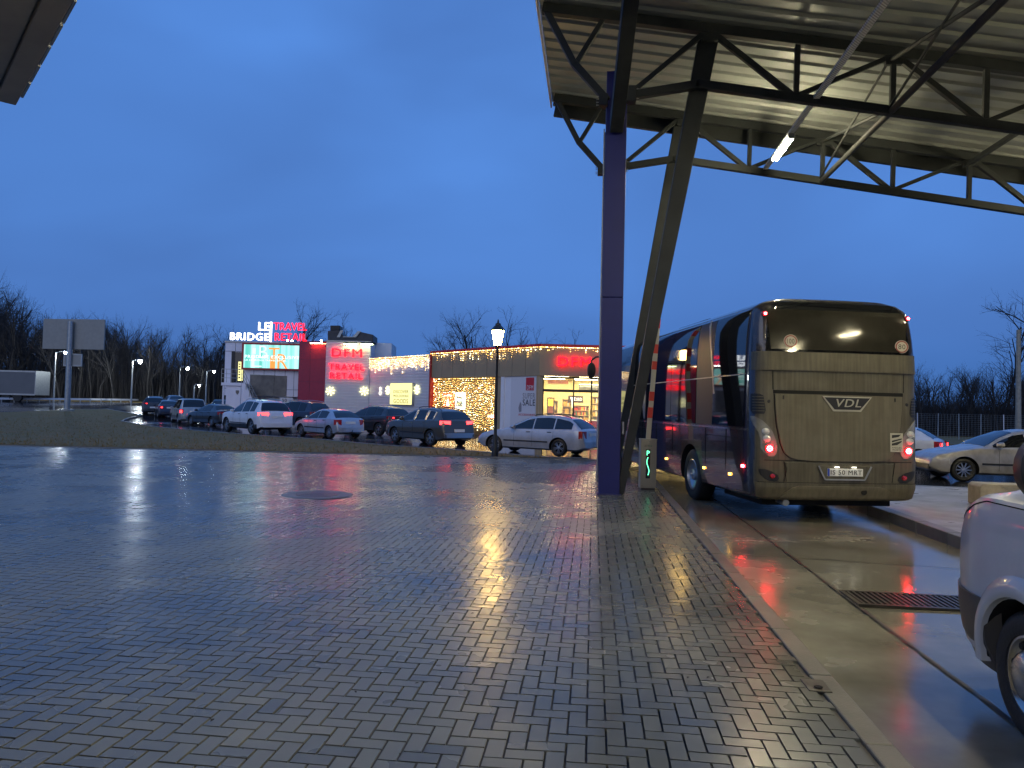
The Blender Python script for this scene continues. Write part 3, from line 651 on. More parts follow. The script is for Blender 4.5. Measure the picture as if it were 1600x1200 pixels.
MPV = Car(4.65, 1.85, [(0, .6), (.05, .75), (.2, .9), (.7, 1.02), (1.0, 1.08), (1.12, 1.12), (1.6, 1.4), (2.1, 1.62), (2.6, 1.73), (3.4, 1.76), (4.2, 1.72), (4.38, 1.62), (4.5, 1.3), (4.56, 1.08), (4.6, .9), (4.65, .5)], 2.85, .9, (1.12, 2.1), (4.3, 4.54), (1.0, 1.02),
    [(1.4, 2.4), (2.48, 3.4), (3.48, 4.15)], R=.33, rim='10', wroof=.70)
MPV.tl = (.72, 1.0); MPV.tlx = .78; MPV.pz = .86
SEDAN = Car(4.6, 1.78, [(0, .5), (.05, .62), (.2, .74), (.7, .86), (1.2, .95), (1.4, .99), (1.8, 1.22), (2.2, 1.38), (2.6, 1.45), (3.1, 1.44), (3.5, 1.36), (3.95, 1.08), (4.1, 1.05), (4.45, 1.02), (4.52, .9), (4.56, .7), (4.6, .45)], 2.72, .85, (1.4, 2.2), (3.55, 3.94), (.92, .98),
    [(1.6, 2.45), (2.52, 3.35)], R=.32, rim='10', wroof=.56)
SEDAN.tl = (.78, .98); SEDAN.tlx = .6; SEDAN.pz = .85
def near_side(S, rearpx, rearpy, headdeg, sx=-1):
    """place a car by where its rear near-side wheel meets the ground; heading in degrees left of the camera axis"""
    g = GT(rearpx, rearpy); rz = YAW+radians(headdeg)
    lx, ly = sx*(S.hw-.1), S.Y(S.fo+S.wb)
    x = g[0]-(lx*cos(rz)-ly*sin(rz)); y = g[1]-(lx*sin(rz)+ly*cos(rz)); return (float(x), float(y), float(g[2])), rz
CP = dict(silver=paint('silver_paint', (.50, .51, .53)), silver2=paint('pale_silver_paint', (.46, .48, .52)), brown=paint('brown_grey_paint', (.11, .095, .08), rough=.28), white=paint('white_paint', (.66, .67, .70), .0, .3, .15),
          dark=paint('dark_paint', (.025, .027, .035), .4), navy=paint('navy_paint', (.02, .025, .05), .4), grey=paint('grey_paint', (.12, .12, .13)), mpv=paint('champagne_paint', (.42, .43, .43)), dusty=paint('dusty_silver_paint', (.36, .34, .33), .4, .4, .5))
Q = 'cars queueing past the shop'
def C_(name, label, S, pm, px, py, hd, **k):
    l, r = near_side(S, px, py, hd, k.pop('sx', -1)); return make_car(name, label, S, CP[pm], l, r, group=k.pop('group', Q), **k)
C_('estate_car', 'silver estate car with black roof rails behind the iron lamp post', ESTATE, 'silver', 873, 713, 60, tail='red_off', rails=True, tow=True)
C_('crossover_car', 'brown grey crossover with chrome window trim in front of the light curtain', CROSS, 'brown', 673, 697, 43, tail='red_on', windowtrim='silvertrim' if False else 'alloy', handles='chrome', bumper=MT['alloy'])
C_('hatchback_car', 'old silver hatchback with black side strips and tow bar', HATCH, 'silver2', 515, 685, 46, tail='red_off', tow=True, rails=False)
C_('suv_car', 'white grey suv with glowing red tail lights and brake lamp', SUV, 'white', 393, 678.5, 44, tail='red_on', rails='alloy', lowtrim='black')
C_('mpv_car', 'tall pale silver mpv with a wide dark rear window', MPV, 'mpv', 279, 661.5, 33, tail='red_off', hot='red_on', rails=False)
C_('sedan_car', 'dark saloon squeezed between the pale mpv and the white suv', SEDAN, 'dark', 331, 666.5, 50, rails=False)
C_('sedan_car', 'dark saloon with one lit red lamp at the front of the queue', SEDAN, 'navy', 247, 653, 30, tail='red_off', hot='red_on', rails=False)
C_('crossover_car', 'black crossover leading the queue beside the turf tip', CROSS, 'dark', 224, 648.5, 22, tail='red_off', hot='red_on')
C_('suv_car', 'dark navy suv half hidden behind the white suv', SUV, 'navy', 470, 672, 60, tail='red_off', rails='alloy')
C_('estate_car', 'dark estate car behind the old silver hatchback', CROSS, 'dark', 592, 681, 50, tail='red_off', hot='red_on', rails='alloy')
C_('hatchback_car', 'dark car glowing red under brake lights before the stairs', HATCH, 'dark', 330, 648, 25, tail='red_on', hot='red_hot', rails=False)
C_('sedan_car', 'small far dark car between the black crossover and the mpv', SEDAN, 'grey', 262, 640.5, 40, rails=False)
# cars on the right
C_('hatchback_car', 'white hatchback seen from behind beyond the bus', HATCH, 'white', 1436, 731, 52, group='cars right of the bus', tail='red_off', hot='red_on', rails=False)
S = SEDAN; g1 = GT(1505, 752.5); rz = YAW+radians(82)
lx, ly = -(S.hw-.1), S.Y(S.fo); l = (g1[0]-(lx*cos(rz)-ly*sin(rz)), g1[1]-(lx*sin(rz)+ly*cos(rz)), 0)
make_car('sedan_car', 'dusty silver saloon facing left behind the concrete block', S, CP['dusty'], l, rz, group='cars right of the bus', rails=False, head='clear', handles='chrome')
# van beside the camera
VAN = Car(5.9, 2.02, [(0, .62), (.03, .96), (.10, 1.10), (.22, 1.20), (.45, 1.29), (.75, 1.37), (1.0, 1.43), (1.1, 1.47), (1.55, 1.85), (1.95, 2.3), (2.25, 2.5), (2.8, 2.6), (4.5, 2.62), (5.6, 2.6), (5.75, 2.5), (5.8, 2.0), (5.85, 1.0), (5.9, .5)], 3.6, 1.0, (1.12, 1.95), (5.7, 5.8), (1.29, 1.3),
    [(1.5, 2.35)], R=.355, zb=.28, rim='5', wroof=.86, rimr=.62)
VP_ = paint('van_white', (.58, .585, .60), 0, .32, .12)
van = make_car('van', 'white van with dark plastic bumper at the right edge', VAN, VP_, (2.33+1.0, 5.3-VAN.L/2, 0), 0, rails=False, cat='van', arch=True)
for o in [o for o in bpy.data.objects if o.parent == van and o.name.split('.')[0] in ('wing_mirror', 'rubbing_strip', 'front_grille', 'headlight')]: bpy.data.objects.remove(o)
# dark front bumper wrapping the corner, following the body
mb = MB(); R0_, R1_ = [], []
for u in range(9):
    r0, r1 = [], []
    for v in np.linspace(-1, 1, 41):
        tz = .25+.43*u/8; a = abs(v); sg = 1 if v > 0 else -1
        if a > .45: tt = .02+(a-.45)/.55*.60; tt = min(tt, .62); x = (VAN.side(tt, max(tz, VAN.zbot(tt)+.02))+.015) ; y = VAN.Y(tt)
        else: x = a/.45*(VAN.side(.02, tz)+.012); y = VAN.Y(-.03+.05*(a/.45)**3)
        inn = 0.06*max(0, (.42-tz))/.17
        r0.append((sg*(x-inn), y-inn*.6, tz)); r1.append((sg*max(0, x-.07), y-.07, tz))
    R0_.append(r0); R1_.append(r1)
MT['vbump'] = mat('bumper_plastic', (.05, .045, .043), .42, bump=.1, b_scale=200)
mb.slab(R0_, R1_).build('front_bumper', 'vbump', van, world=False, smooth=True)
# wheel-arch flares
for sx in (-1, 1):
    for a in (VAN.Y(VAN.fo),):
        mb = MB(); R0_, R1_ = [], []
        for k in range(25):
            th = radians(-8+196*k/24); r0, r1 = [], []
            for rr, o in ((.412, .0), (.418, .028), (.44, .038), (.485, .03), (.53, .004), (.55, -.01)):
                y, z = a+rr*cos(th), VAN.R+rr*sin(th); z2 = min(max(z, VAN.zb+.03), 1.1)
                xb = VAN.side(VAN.L/2-y, z2); r0.append((sx*(xb+o), y, z2)); r1.append((sx*(xb-.04), y, z2))
            R0_.append(r0); R1_.append(r1)
        mb.slab(R0_, R1_).build('arch_flare', VP_, van, world=False, smooth=True)
        # ventilated steel wheel cover
        T = lambda x, y, z, sx=sx: (x if sx < 0 else -x, y, z)
    xs_ = VAN.hw-.035
for o in [o for o in bpy.data.objects if o.parent == van and o.name.split('.')[0] == 'wheel']:
    k = [c for c in bpy.data.objects if c.parent == o and c.name.split('.')[0] == 'rim'][0]
    vs = [v.co for v in k.data.vertices]; cy = (min(v.y for v in vs)+max(v.y for v in vs))/2; cz = VAN.R; sx = -1 if vs[0].x < 0 else 1; xo = -VAN.hw+.05
    mb = MB().lathe([(.232, xo+.03), (.228, xo-.004), (.205, xo-.006), (.19, xo+.012), (.17, xo+.02), (.15, xo+.01), (.13, xo-.028), (.10, xo-.045), (.02, xo-.05), (0.001, xo-.05)], (0, cy, cz), 'x', 48, cap=False)
    m2 = MB()
    for q in range(8):
        th = 2*pi*q/8+.2; m2.lathe([(0.001, xo+.002), (.019, xo+.002), (.019, xo+.016)], (0, cy+.17*cos(th), cz+.17*sin(th)), 'x', 12, cap=False)
    for m_ in (mb, m2): m_.v = [(p[0] if sx < 0 else -p[0], p[1], p[2]) for p in m_.v]
    bpy.data.objects.remove(k); MT['hubcap'] = MT.get('hubcap') or mat('hubcap_steel', (.5, .48, .45), .22, .95, n_amt=.3, n_scale=8)
    mb.build('wheel_cover', 'hubcap', o, world=False, smooth=True); m2.build('cover_holes', 'dark', o, world=False)
# bonnet shut line and headlamp, exterior mirror
ts = np.linspace(.12, 1.3, 16)
for sx in (-1, 1):
    mb = MB()
    pts = [(sx*(VAN.side(k, VAN.sh(k)-.035)+.001), VAN.Y(k), VAN.sh(k)-.035) for k in ts]
    for a, b in zip(pts[:-1], pts[1:]): mb.bar(a, b, .006, .007)
    mb.build('bonnet_seam', 'dark', van, world=False)
for sx in (-1, 1):
    R0_, R1_ = [], []
    for u in np.linspace(0, 1, 5):
        r0, r1 = [], []
        for k in np.linspace(.03, .24, 8):
            lo, hi = .72+.5*(k-.03), min(.98, VAN.sh(k)-.02); z = lo+(hi-lo)*u; x = VAN.side(k, z); r0.append((sx*(x+.004), VAN.Y(k)+.004, z)); r1.append((sx*(x-.04), VAN.Y(k)-.03, z))
        R0_.append(r0); R1_.append(r1)
    if sx > 0: MB().slab(R0_, R1_).build('headlight', 'clear', van, world=False, smooth=True)
    a = 1.30; z0 = 1.30; x0 = VAN.side(a, 1.2); y0 = VAN.Y(a)
    m_ = MB(); m_.lathe([(0.001, -.09), (.08, -.08), (.115, -.03), (.12, .05), (.10, .065), (0.001, .06)], (0, 0, 0), 'y', 20)
    m_.v = [(sx*(x0+.08)+p[0]*1.1, y0-p[1], z0+.20+p[2]*1.4) for p in m_.v]
    mo = m_.build('wing_mirror', 'black', van, world=False, smooth=True)
    MB().bar((sx*(x0-.02), y0+.02, z0+.02), (sx*(x0+.12), y0+.02, z0+.05), .08, .10).build('mirror_arm', VP_, mo, world=False, bevel=.02)
# ================================================================ coach
g = PD(1308, 640, 11.75); BR = YAW+radians(5.3)
bus = thing('coach', 'dirty charcoal coach with two rear red lamps lit, seen from behind in the lane', 'bus', (float(g[0])+.05, float(g[1]), 0.075), BR)
bus.matrix_basis = bus.matrix_basis @ Matrix.Diagonal((1.10, 1, 1, 1))
BL = 12.3; RC = .20
ZL = [.30, .34, .5, .8, 1.0, 1.4, 2.0, 2.30, 2.38, 2.66, 2.9, 3.1, 3.28, 3.40, 3.48, 3.54, 3.58, 3.60]
WL = [1.18, 1.24, 1.265, 1.275, 1.275, 1.275, 1.27, 1.27, 1.27, 1.262, 1.25, 1.235, 1.21, 1.165, 1.07, .92, .70, .45]
YR = [.10, .05, .01, .0, .0, .015, .03, .035, .035, .045, .065, .09, .115, .15, .20, .28, .42, .65]
bw = lambda z: float(np.interp(z, ZL, WL)); byr = lambda z: float(np.interp(z, ZL, YR)); byf = lambda z: BL-float(np.interp(z, [.3, 1.2, 3.6], [.0, .05, .9]))
def rearY(x, z, rc=RC):
    w = bw(z); a = min(abs(x), w-.0005); y = byr(z)+.05*(a/w)**2; k = a-(w-rc)
    if k > 0: y += rc-sqrt(max(0, rc*rc-k*k))
    return y
BM = dict(side=mat('coach_side_paint', (.05, .045, .05), .2, .35, coat=1, coatr=.04, n_amt=.4, n_scale=2, r_var=.06),
          rear=mat('coach_rear_dirty', (.118, .103, .068), .42, .2, n_amt=.35, n_scale=1.6, r_var=.1),
          hatch=mat('coach_hatch_dirty', (.138, .12, .08), .45, .1, n_amt=.25, n_scale=2.2, r_var=.1),
          glass=mat('coach_glass', (.006, .007, .009), .035, spec=.8), rglass=mat('coach_rear_glass', (.03, .028, .022), .10, spec=.35, n_amt=.5, n_scale=1.5, r_var=.05))
def streaks(m, amt=.5):
    t = m.node_tree; b = t.nodes['Principled BSDF']; lk = [l for l in t.links if l.to_socket == b.inputs['Base Color']][0]; src = lk.from_socket
    c = N(t, 'ShaderNodeTexCoord'); mpp = N(t, 'ShaderNodeMapping'); mpp.inputs['Scale'].default_value = (26, 26, .9); n = N(t, 'ShaderNodeTexNoise'); n.inputs['Scale'].default_value = 1; n.inputs['Detail'].default_value = 3
    t.links.new(c.outputs['Object'], mpp.inputs[0]); t.links.new(mpp.outputs[0], n.inputs['Vector']); r = N(t, 'ShaderNodeMapRange'); r.inputs[1].default_value = .3; r.inputs[2].default_value = .7; r.inputs[3].default_value = 1-amt*.5; r.inputs[4].default_value = 1+amt*.4
    t.links.new(n.outputs[0], r.inputs[0]); mx = N(t, 'ShaderNodeMix', data_type='RGBA'); mx.blend_type = 'MULTIPLY'; mx.inputs[0].default_value = 1; t.links.new(src, mx.inputs[6]); t.links.new(r.outputs[0], mx.inputs[7]); t.links.new(mx.outputs[2], b.inputs['Base Color'])
streaks(BM['rear']); streaks(BM['hatch'], .35)
rings = []
for z in ZL:
    w = bw(z); r = []
    for x in np.linspace(-(w-RC), w-RC, 13): r.append((x, rearY(x, z), z))
    for k in range(1, 8):
        x = w-RC+RC*sin(k/7*pi/2); r.append((x, rearY(x, z), z))
    ys = rearY(w, z); yf = byf(z)-.25
    for y in np.linspace(ys+.3, yf, 30): r.append((w, y, z))
    for k in range(1, 7): a = k/6*pi/2; r.append((w-.25+.25*cos(a), yf+.25*sin(a), z))
    for k in range(5, -1, -1): a = k/6*pi/2; r.append((-(w-.25+.25*cos(a)), yf+.25*sin(a), z))
    for y in np.linspace(yf, ys+.3, 30)[1:]: r.append((-w, y, z))
    for k in range(7, 0, -1):
        x = w-RC+RC*sin(k/7*pi/2); r.append((-x, rearY(x, z), z))
    rings.append(r)
n = len(rings[0]); mb = MB(); mb.add([p for r in rings for p in r], [(i*n+j, i*n+(j+1) % n, (i+1)*n+(j+1) % n, (i+1)*n+j) for i in range(len(rings)-1) for j in range(n)]+[tuple(range(n))[::-1], tuple((len(rings)-1)*n+j for j in range(n))])
body = mb.build('body', BM['side']); AX = [(3.05, .425), (9.35, .425)]; cs = []
for a in AX: cs += [cutcyl(a, .60, .75, 1.6, 48), cutcyl(a, .60, -1.6, -.75, 48)]
solid_bool(body, cs); me = body.data; me.materials.clear()
for m in (BM['side'], MT['dark'], BM['rear']): me.materials.append(m)
mi = []
for f in me.polygons:
    c = f.center; k = 0
    for a in AX:
        if all(hypot(me.vertices[v].co.y-a[0], me.vertices[v].co.z-a[1]) < .605 for v in f.vertices) and abs(c.x) > .5: k = 1
    if k == 0 and c.z < .31 and abs(f.normal.z) > .8: k = 1
    if k == 0 and f.normal.y < -.55 and c.y < .6 and c.z < 2.66: k = 2
    mi.append(k)
me.polygons.foreach_set('material_index', mi); me.polygons.foreach_set('use_smooth', [True]*len(me.polygons)); me.set_sharp_from_angle(angle=radians(30)); body.parent = bus
def B(mb, nm, m, smooth=True, par=None, **k): return mb.build(nm, m, par or bus, world=False, smooth=smooth, **k)
def rpatch(rows, off, thick=.02, nx=17, sub=3, lipx=None):
    """patch on the rear, rows = [(z, xl, xr)...]"""
    P, Q_ = [], []; rr = []
    for a, b in zip(rows[:-1], rows[1:]):
        for k in range(sub): t = k/sub; rr.append(tuple(a[i]+(b[i]-a[i])*t for i in range(3)))
    rr.append(rows[-1])
    for z, xl, xr in rr:
        P.append([(x, rearY(x, z)-off, z) for x in np.linspace(xl, xr, nx)]); Q_.append([(x, rearY(x, z)-off+thick, z) for x in np.linspace(xl, xr, nx)])
    return MB().slab(P, Q_)
def mirr(rows): return [(z, -b, -a) for z, a, b in rows]
# rear window with black surround, bands and hatch
B(rpatch([(2.665, -1.255, 1.255), (3.0, -1.235, 1.235), (3.28, -1.20, 1.20), (3.44, -1.09, 1.09), (3.50, -.9, .9)], .006), 'rear_surround', 'black' if False else BM['glass'])
B(rpatch([(2.70, -1.03, 1.03), (3.0, -1.05, 1.05), (3.28, -1.08, 1.08), (3.35, -1.06, 1.06)], .016, .012), 'rear_window', BM['rglass'])
B(rpatch([(2.36, -1.262, 1.262), (2.38, -1.264, 1.264), (2.66, -1.255, 1.255)], .035, .05, nx=33), 'rear_spoiler_band', BM['rear'])
B(rpatch([(2.05, -.99, .99), (2.35, -1.0, 1.0)], .006, .01), 'upper_panel', BM['rear'])
B(rpatch([(1.99, -.99, .99), (2.045, -.99, .99)], .004, .01), 'hatch_gap', 'dark', par=None)
hatch_rows = [(.93, -.45, .45), (.945, -.62, .62), (.98, -.75, .75), (1.05, -.83, .83), (1.2, -.885, .885), (1.5, -.94, .94), (1.8, -.965, .965), (1.985, -.97, .97)]
B(rpatch([(z-(.012 if i == 0 else 0), a-.015, b+.015) for i, (z, a, b) in enumerate(hatch_rows)], .003, .01), 'hatch_gap', 'dark')
ht = B(rpatch(hatch_rows, .022, .02, nx=25), 'engine_hatch', BM['hatch'])
# emblem: chrome-edged shield with three letters
cx = .10; MT['dullchrome'] = mat('dirty_chrome', (.42, .40, .33), .45, .3)
def sh_(d): return [(cx-.36-d, 1.955+d*.6), (cx+.36+d, 1.955+d*.6), (cx+.20+d*.7, 1.745-d), (cx-.20-d*.7, 1.745-d)]
y0 = rearY(0, 1.9)-.024
B(MB().prismy(sh_(.018), y0-.012, y0+.03), 'emblem_frame', 'dullchrome', False, par=ht, bevel=.004); B(MB().prismy(sh_(-.012), y0-.016, y0+.02), 'emblem_plate', 'black', False, par=ht)
tg = text_geo('VDL', cx-.20, cx+.20, 1.80, 1.925, .012, .02); tg.v = [(p[0]+(p[2]-1.8)*.25, p[1]+y0-.016, p[2]) for p in tg.v]; B(tg, 'emblem_letters', 'dullchrome', False, par=ht)
# sticker with a warning pictogram
MT['sticker'] = mat('sticker_white', (.5, .47, .38), .5); zz = 1.22; ys = rearY(.87, zz)-.03
xs0 = .77; B(MB().box(xs0, xs0+.19, ys-.004, ys+.01, 1.10, 1.40), 'blind_spot_sticker', 'sticker', False, par=ht)
mb = MB(); mb.prismy([(xs0+.02, 1.32), (xs0+.12, 1.34), (xs0+.16, 1.38), (xs0+.02, 1.37)], ys-.007, ys-.0045); mb.prismy([(xs0+.02, 1.25), (xs0+.17, 1.30), (xs0+.17, 1.32), (xs0+.02, 1.28)], ys-.007, ys-.0045)
mb.prismy([(xs0+.02, 1.20), (xs0+.10, 1.21), (xs0+.17, 1.26), (xs0+.17, 1.28), (xs0+.02, 1.235)], ys-.007, ys-.0045)
B(mb, 'sticker_pictogram', 'ink', False, par=ht)
tg = text_geo('ANGLES\nMORTS', xs0+.02, xs0+.17, 1.12, 1.18, .002, 0); tg.v = [(p[0], p[1]+ys-.0045, p[2]) for p in tg.v]; B(tg, 'sticker_text', 'ink', False, par=ht)
# speed roundels on the rear glass
MT['ringred'] = mat('roundel_red', (.25, .05, .04), .5)
for x, s in ((-.74, '100'), (.97, '80')):
    z = 2.83 if x < 0 else 2.80; y = rearY(x, z)-.02
    a = B(MB().lathe([(0.001, y-.004), (.105, y-.004), (.105, y+.006)], (x, 0, z), 'y', 32, cap=False), 'speed_sticker', 'sticker', False)
    B(MB().lathe([(.078, y-.0055), (.098, y-.0055)], (x, 0, z), 'y', 32, cap=False), 'speed_ring', 'ringred', False, par=a)
    tg = text_geo(s, x-.055, x+.055, z-.04, z+.04, .001, .01); tg.v = [(p[0], p[1]+y-.006, p[2]) for p in tg.v]; B(tg, 'speed_number', 'ink', False, par=a)
# lamp clusters
for s in (-1, 1):
    rows = [(.99, -1.06, -.98), (1.04, -1.12, -.95), (1.12, -1.17, -.93), (1.25, -1.17, -.955), (1.38, -1.20, -1.0), (1.48, -1.245, -1.07), (1.56, -1.265, -1.15), (1.62, -1.268, -1.235)]
    if s > 0: rows = mirr(rows)
    cl = B(rpatch([(z, a-.0, b+.0) for z, a, b in rows], .012, .03), 'lamp_cluster', mat('lamp_cluster', (.25, .235, .19), .2, coat=.6, n_amt=.4) if s < 0 else bpy.data.materials['lamp_cluster'])
    for x, z, r, m in ((-1.055, 1.115, .056, 'red_off'), (-1.085, 1.27, .05, 'clear'), (-1.10, 1.385, .048, 'clear')):
        x *= -s; y = rearY(x, z)-.018
        lm = B(MB().lathe([(0.001, y-.022), (r*.7, y-.018), (r, y-.004), (r*1.12, y-.008), (r*1.15, y+.02)], (x, 0, z), 'y', 24, cap=False), 'round_lamp', m, par=cl)
        if m == 'red_off':
            mb = MB()
            for k in range(10): th = 2*pi*k/10; mb.lathe([(0.001, y-.03), (.009, y-.026), (.009, y-.01)], (x+.036*cos(th), 0, z+.036*sin(th)), 'y', 8, cap=False)
            mb.lathe([(0.001, y-.03), (.012, y-.026), (.012, y-.01)], (x, 0, z), 'y', 8, cap=False)
            B(mb, 'brake_leds', 'red_hot', False, par=cl)
    rows = [(1.66, -1.25, -1.12), (1.72, -1.266, -1.10), (1.95, -1.266, -1.13), (1.98, -1.262, -1.18)]
    ev = B(rpatch(rows if s < 0 else mirr(rows), .008), 'engine_vent', 'black')
    for k in range(6): z = 1.70+k*.045; B(rpatch([(z, -1.255, -1.12), (z+.014, -1.255, -1.12)] if s < 0 else [(z, 1.12, 1.255), (z+.014, 1.12, 1.255)], .016, .01, nx=6, sub=1), 'vent_slat', BM['rear'], par=ev)
    B(rpatch([(1.90, -.86, -.84), (1.96, -.86, -.84)] if s < 0 else [(1.90, .84, .86), (1.96, .84, .86)], .03, .012, nx=3, sub=1), 'hatch_latch', 'black', par=ht)
    B(rpatch([(.60, s*.80-.004, s*.80+.004), (.92, s*.84-.004, s*.84+.004)], .026, .012, nx=2), 'panel_gap', 'dark')
    B(rpatch([(2.052, s*.995-.005, s*.995+.005), (2.35, s*.998-.005, s*.998+.005)], .010, .012, nx=2), 'panel_gap', 'dark')
    x = s*1.12; y = rearY(x, 1.9)-.004; B(MB().lathe([(0.001, y-.012), (.028, y-.008), (.03, y+.01)], (x-s*.07, 0, 1.86), 'y', 14, cap=False), 'lock_cap', 'black')
    x = s*1.10; z = 3.27; y = rearY(x, z)-.03
    tl = B(MB().lathe([(0.001, y-.03), (.03, y-.025), (.045, y), (.045, y+.03)], (x-s*.0, 0, z), 'y', 16, cap=False), 'top_marker_lamp', 'red_off'); B(MB().lathe([(0.001, y-.036), (.022, y-.03)], (x, 0, z), 'y', 12, cap=False), 'marker_led', 'red_hot', False, par=tl)
    # fog lamp recess in the bumper
    rows = [(.60, -1.04, -.93), (.64, -1.12, -.90), (.70, -1.17, -.92), (.76, -1.19, -1.02), (.79, -1.19, -1.12)]
    fr = B(rpatch(rows if s < 0 else mirr(rows), .010), 'fog_recess', 'black'); x = s*1.0; y = rearY(x, .68)-.012
    B(MB().lathe([(0.001, y-.02), (.035, y-.016), (.04, y)], (x, 0, .68), 'y', 16, cap=False), 'fog_lamp', 'red_off', par=fr)
    x = s*.72; y = rearY(x, 1.9)
    # bumper
bp = B(rpatch([(.31, -1.15, 1.15), (.36, -1.20, 1.20), (.50, -1.225, 1.225), (.58, -1.235, 1.235)], .03, .05, nx=33), 'bumper_lower', BM['rear'])
for s in (-1, 1):
    rows = [(.58, -1.235, -.86), (.62, -1.24, -.84), (.80, -1.245, -.80), (.88, -1.245, -.84), (.93, -1.245, -.95)]
    B(rpatch(rows if s < 0 else mirr(rows), .003, .03), 'bumper_corner', BM['rear'])
B(rpatch([(.58, -.83, .83), (.80, -.79, .79), (.90, -.82, .82)], .022, .03), 'bumper_centre', BM['rear'])
B(rpatch([(.925, -1.12, 1.12), (.937, -1.12, 1.12)], .006, .012, nx=33, sub=1), 'panel_gap', 'dark')
B(rpatch([(.580, -1.2, 1.2), (.590, -1.2, 1.2)], .024, .012, nx=33, sub=1), 'panel_gap', 'dark')
ins = B(rpatch([(.33, -.88, .88), (.40, -.84, .84), (.50, -.72, .72), (.535, -.62, .62)], .048, .03, nx=25), 'bumper_insert', BM['hatch'])
x = .36; y = rearY(x, .45)-.055; B(MB().lathe([(.045, y), (.042, y+.03)], (x, 0, .45), 'y', 16), 'towing_eye', 'dark', False, par=ins)
# number plate in its recess
y = rearY(0, .75)-.03; cx = .06
B(MB().prismy([(cx-.40, .86), (cx+.40, .86), (cx+.30, .645), (cx-.30, .645)], y-.004, y+.02), 'plate_recess', 'chrome' if False else BM['rear'], False, bevel=.004)
mb = MB(); 
for a, b in (((cx-.40, .86), (cx-.30, .645)), ((cx-.30, .645), (cx+.30, .645)), ((cx+.30, .645), (cx+.40, .86))): mb.bar((a[0], y-.01, a[1]), (b[0], y-.01, b[1]), .02, .02)
B(mb, 'plate_trim', 'galv', False)
pl = B(MB().box(cx-.27, cx+.27, y-.02, y-.006, .70, .82), 'number_plate', 'plate', False, bevel=.004)
tg = text_geo('IS 50 MRT', cx-.22, cx+.25, .725, .797, .003, .01); tg.v = [(p[0], p[1]+y-.0205, p[2]) for p in tg.v]; B(tg, 'plate_number', 'ink', False, par=pl)
MT['euband'] = mat('plate_blue', (.02, .05, .35), .4); B(MB().box(cx-.268, cx-.235, y-.0225, y-.0205, .702, .818), 'plate_band', 'euband', False, par=pl)
for dx in (-.13, .13): B(MB().box(cx+dx-.03, cx+dx+.03, y-.04, y-.02, .84, .848), 'plate_lamp', 'platelamp' if 'platelamp' in MT else MT.setdefault('platelamp', glow('plate_lamp_lit', (1, .95, .8), 8)), False)
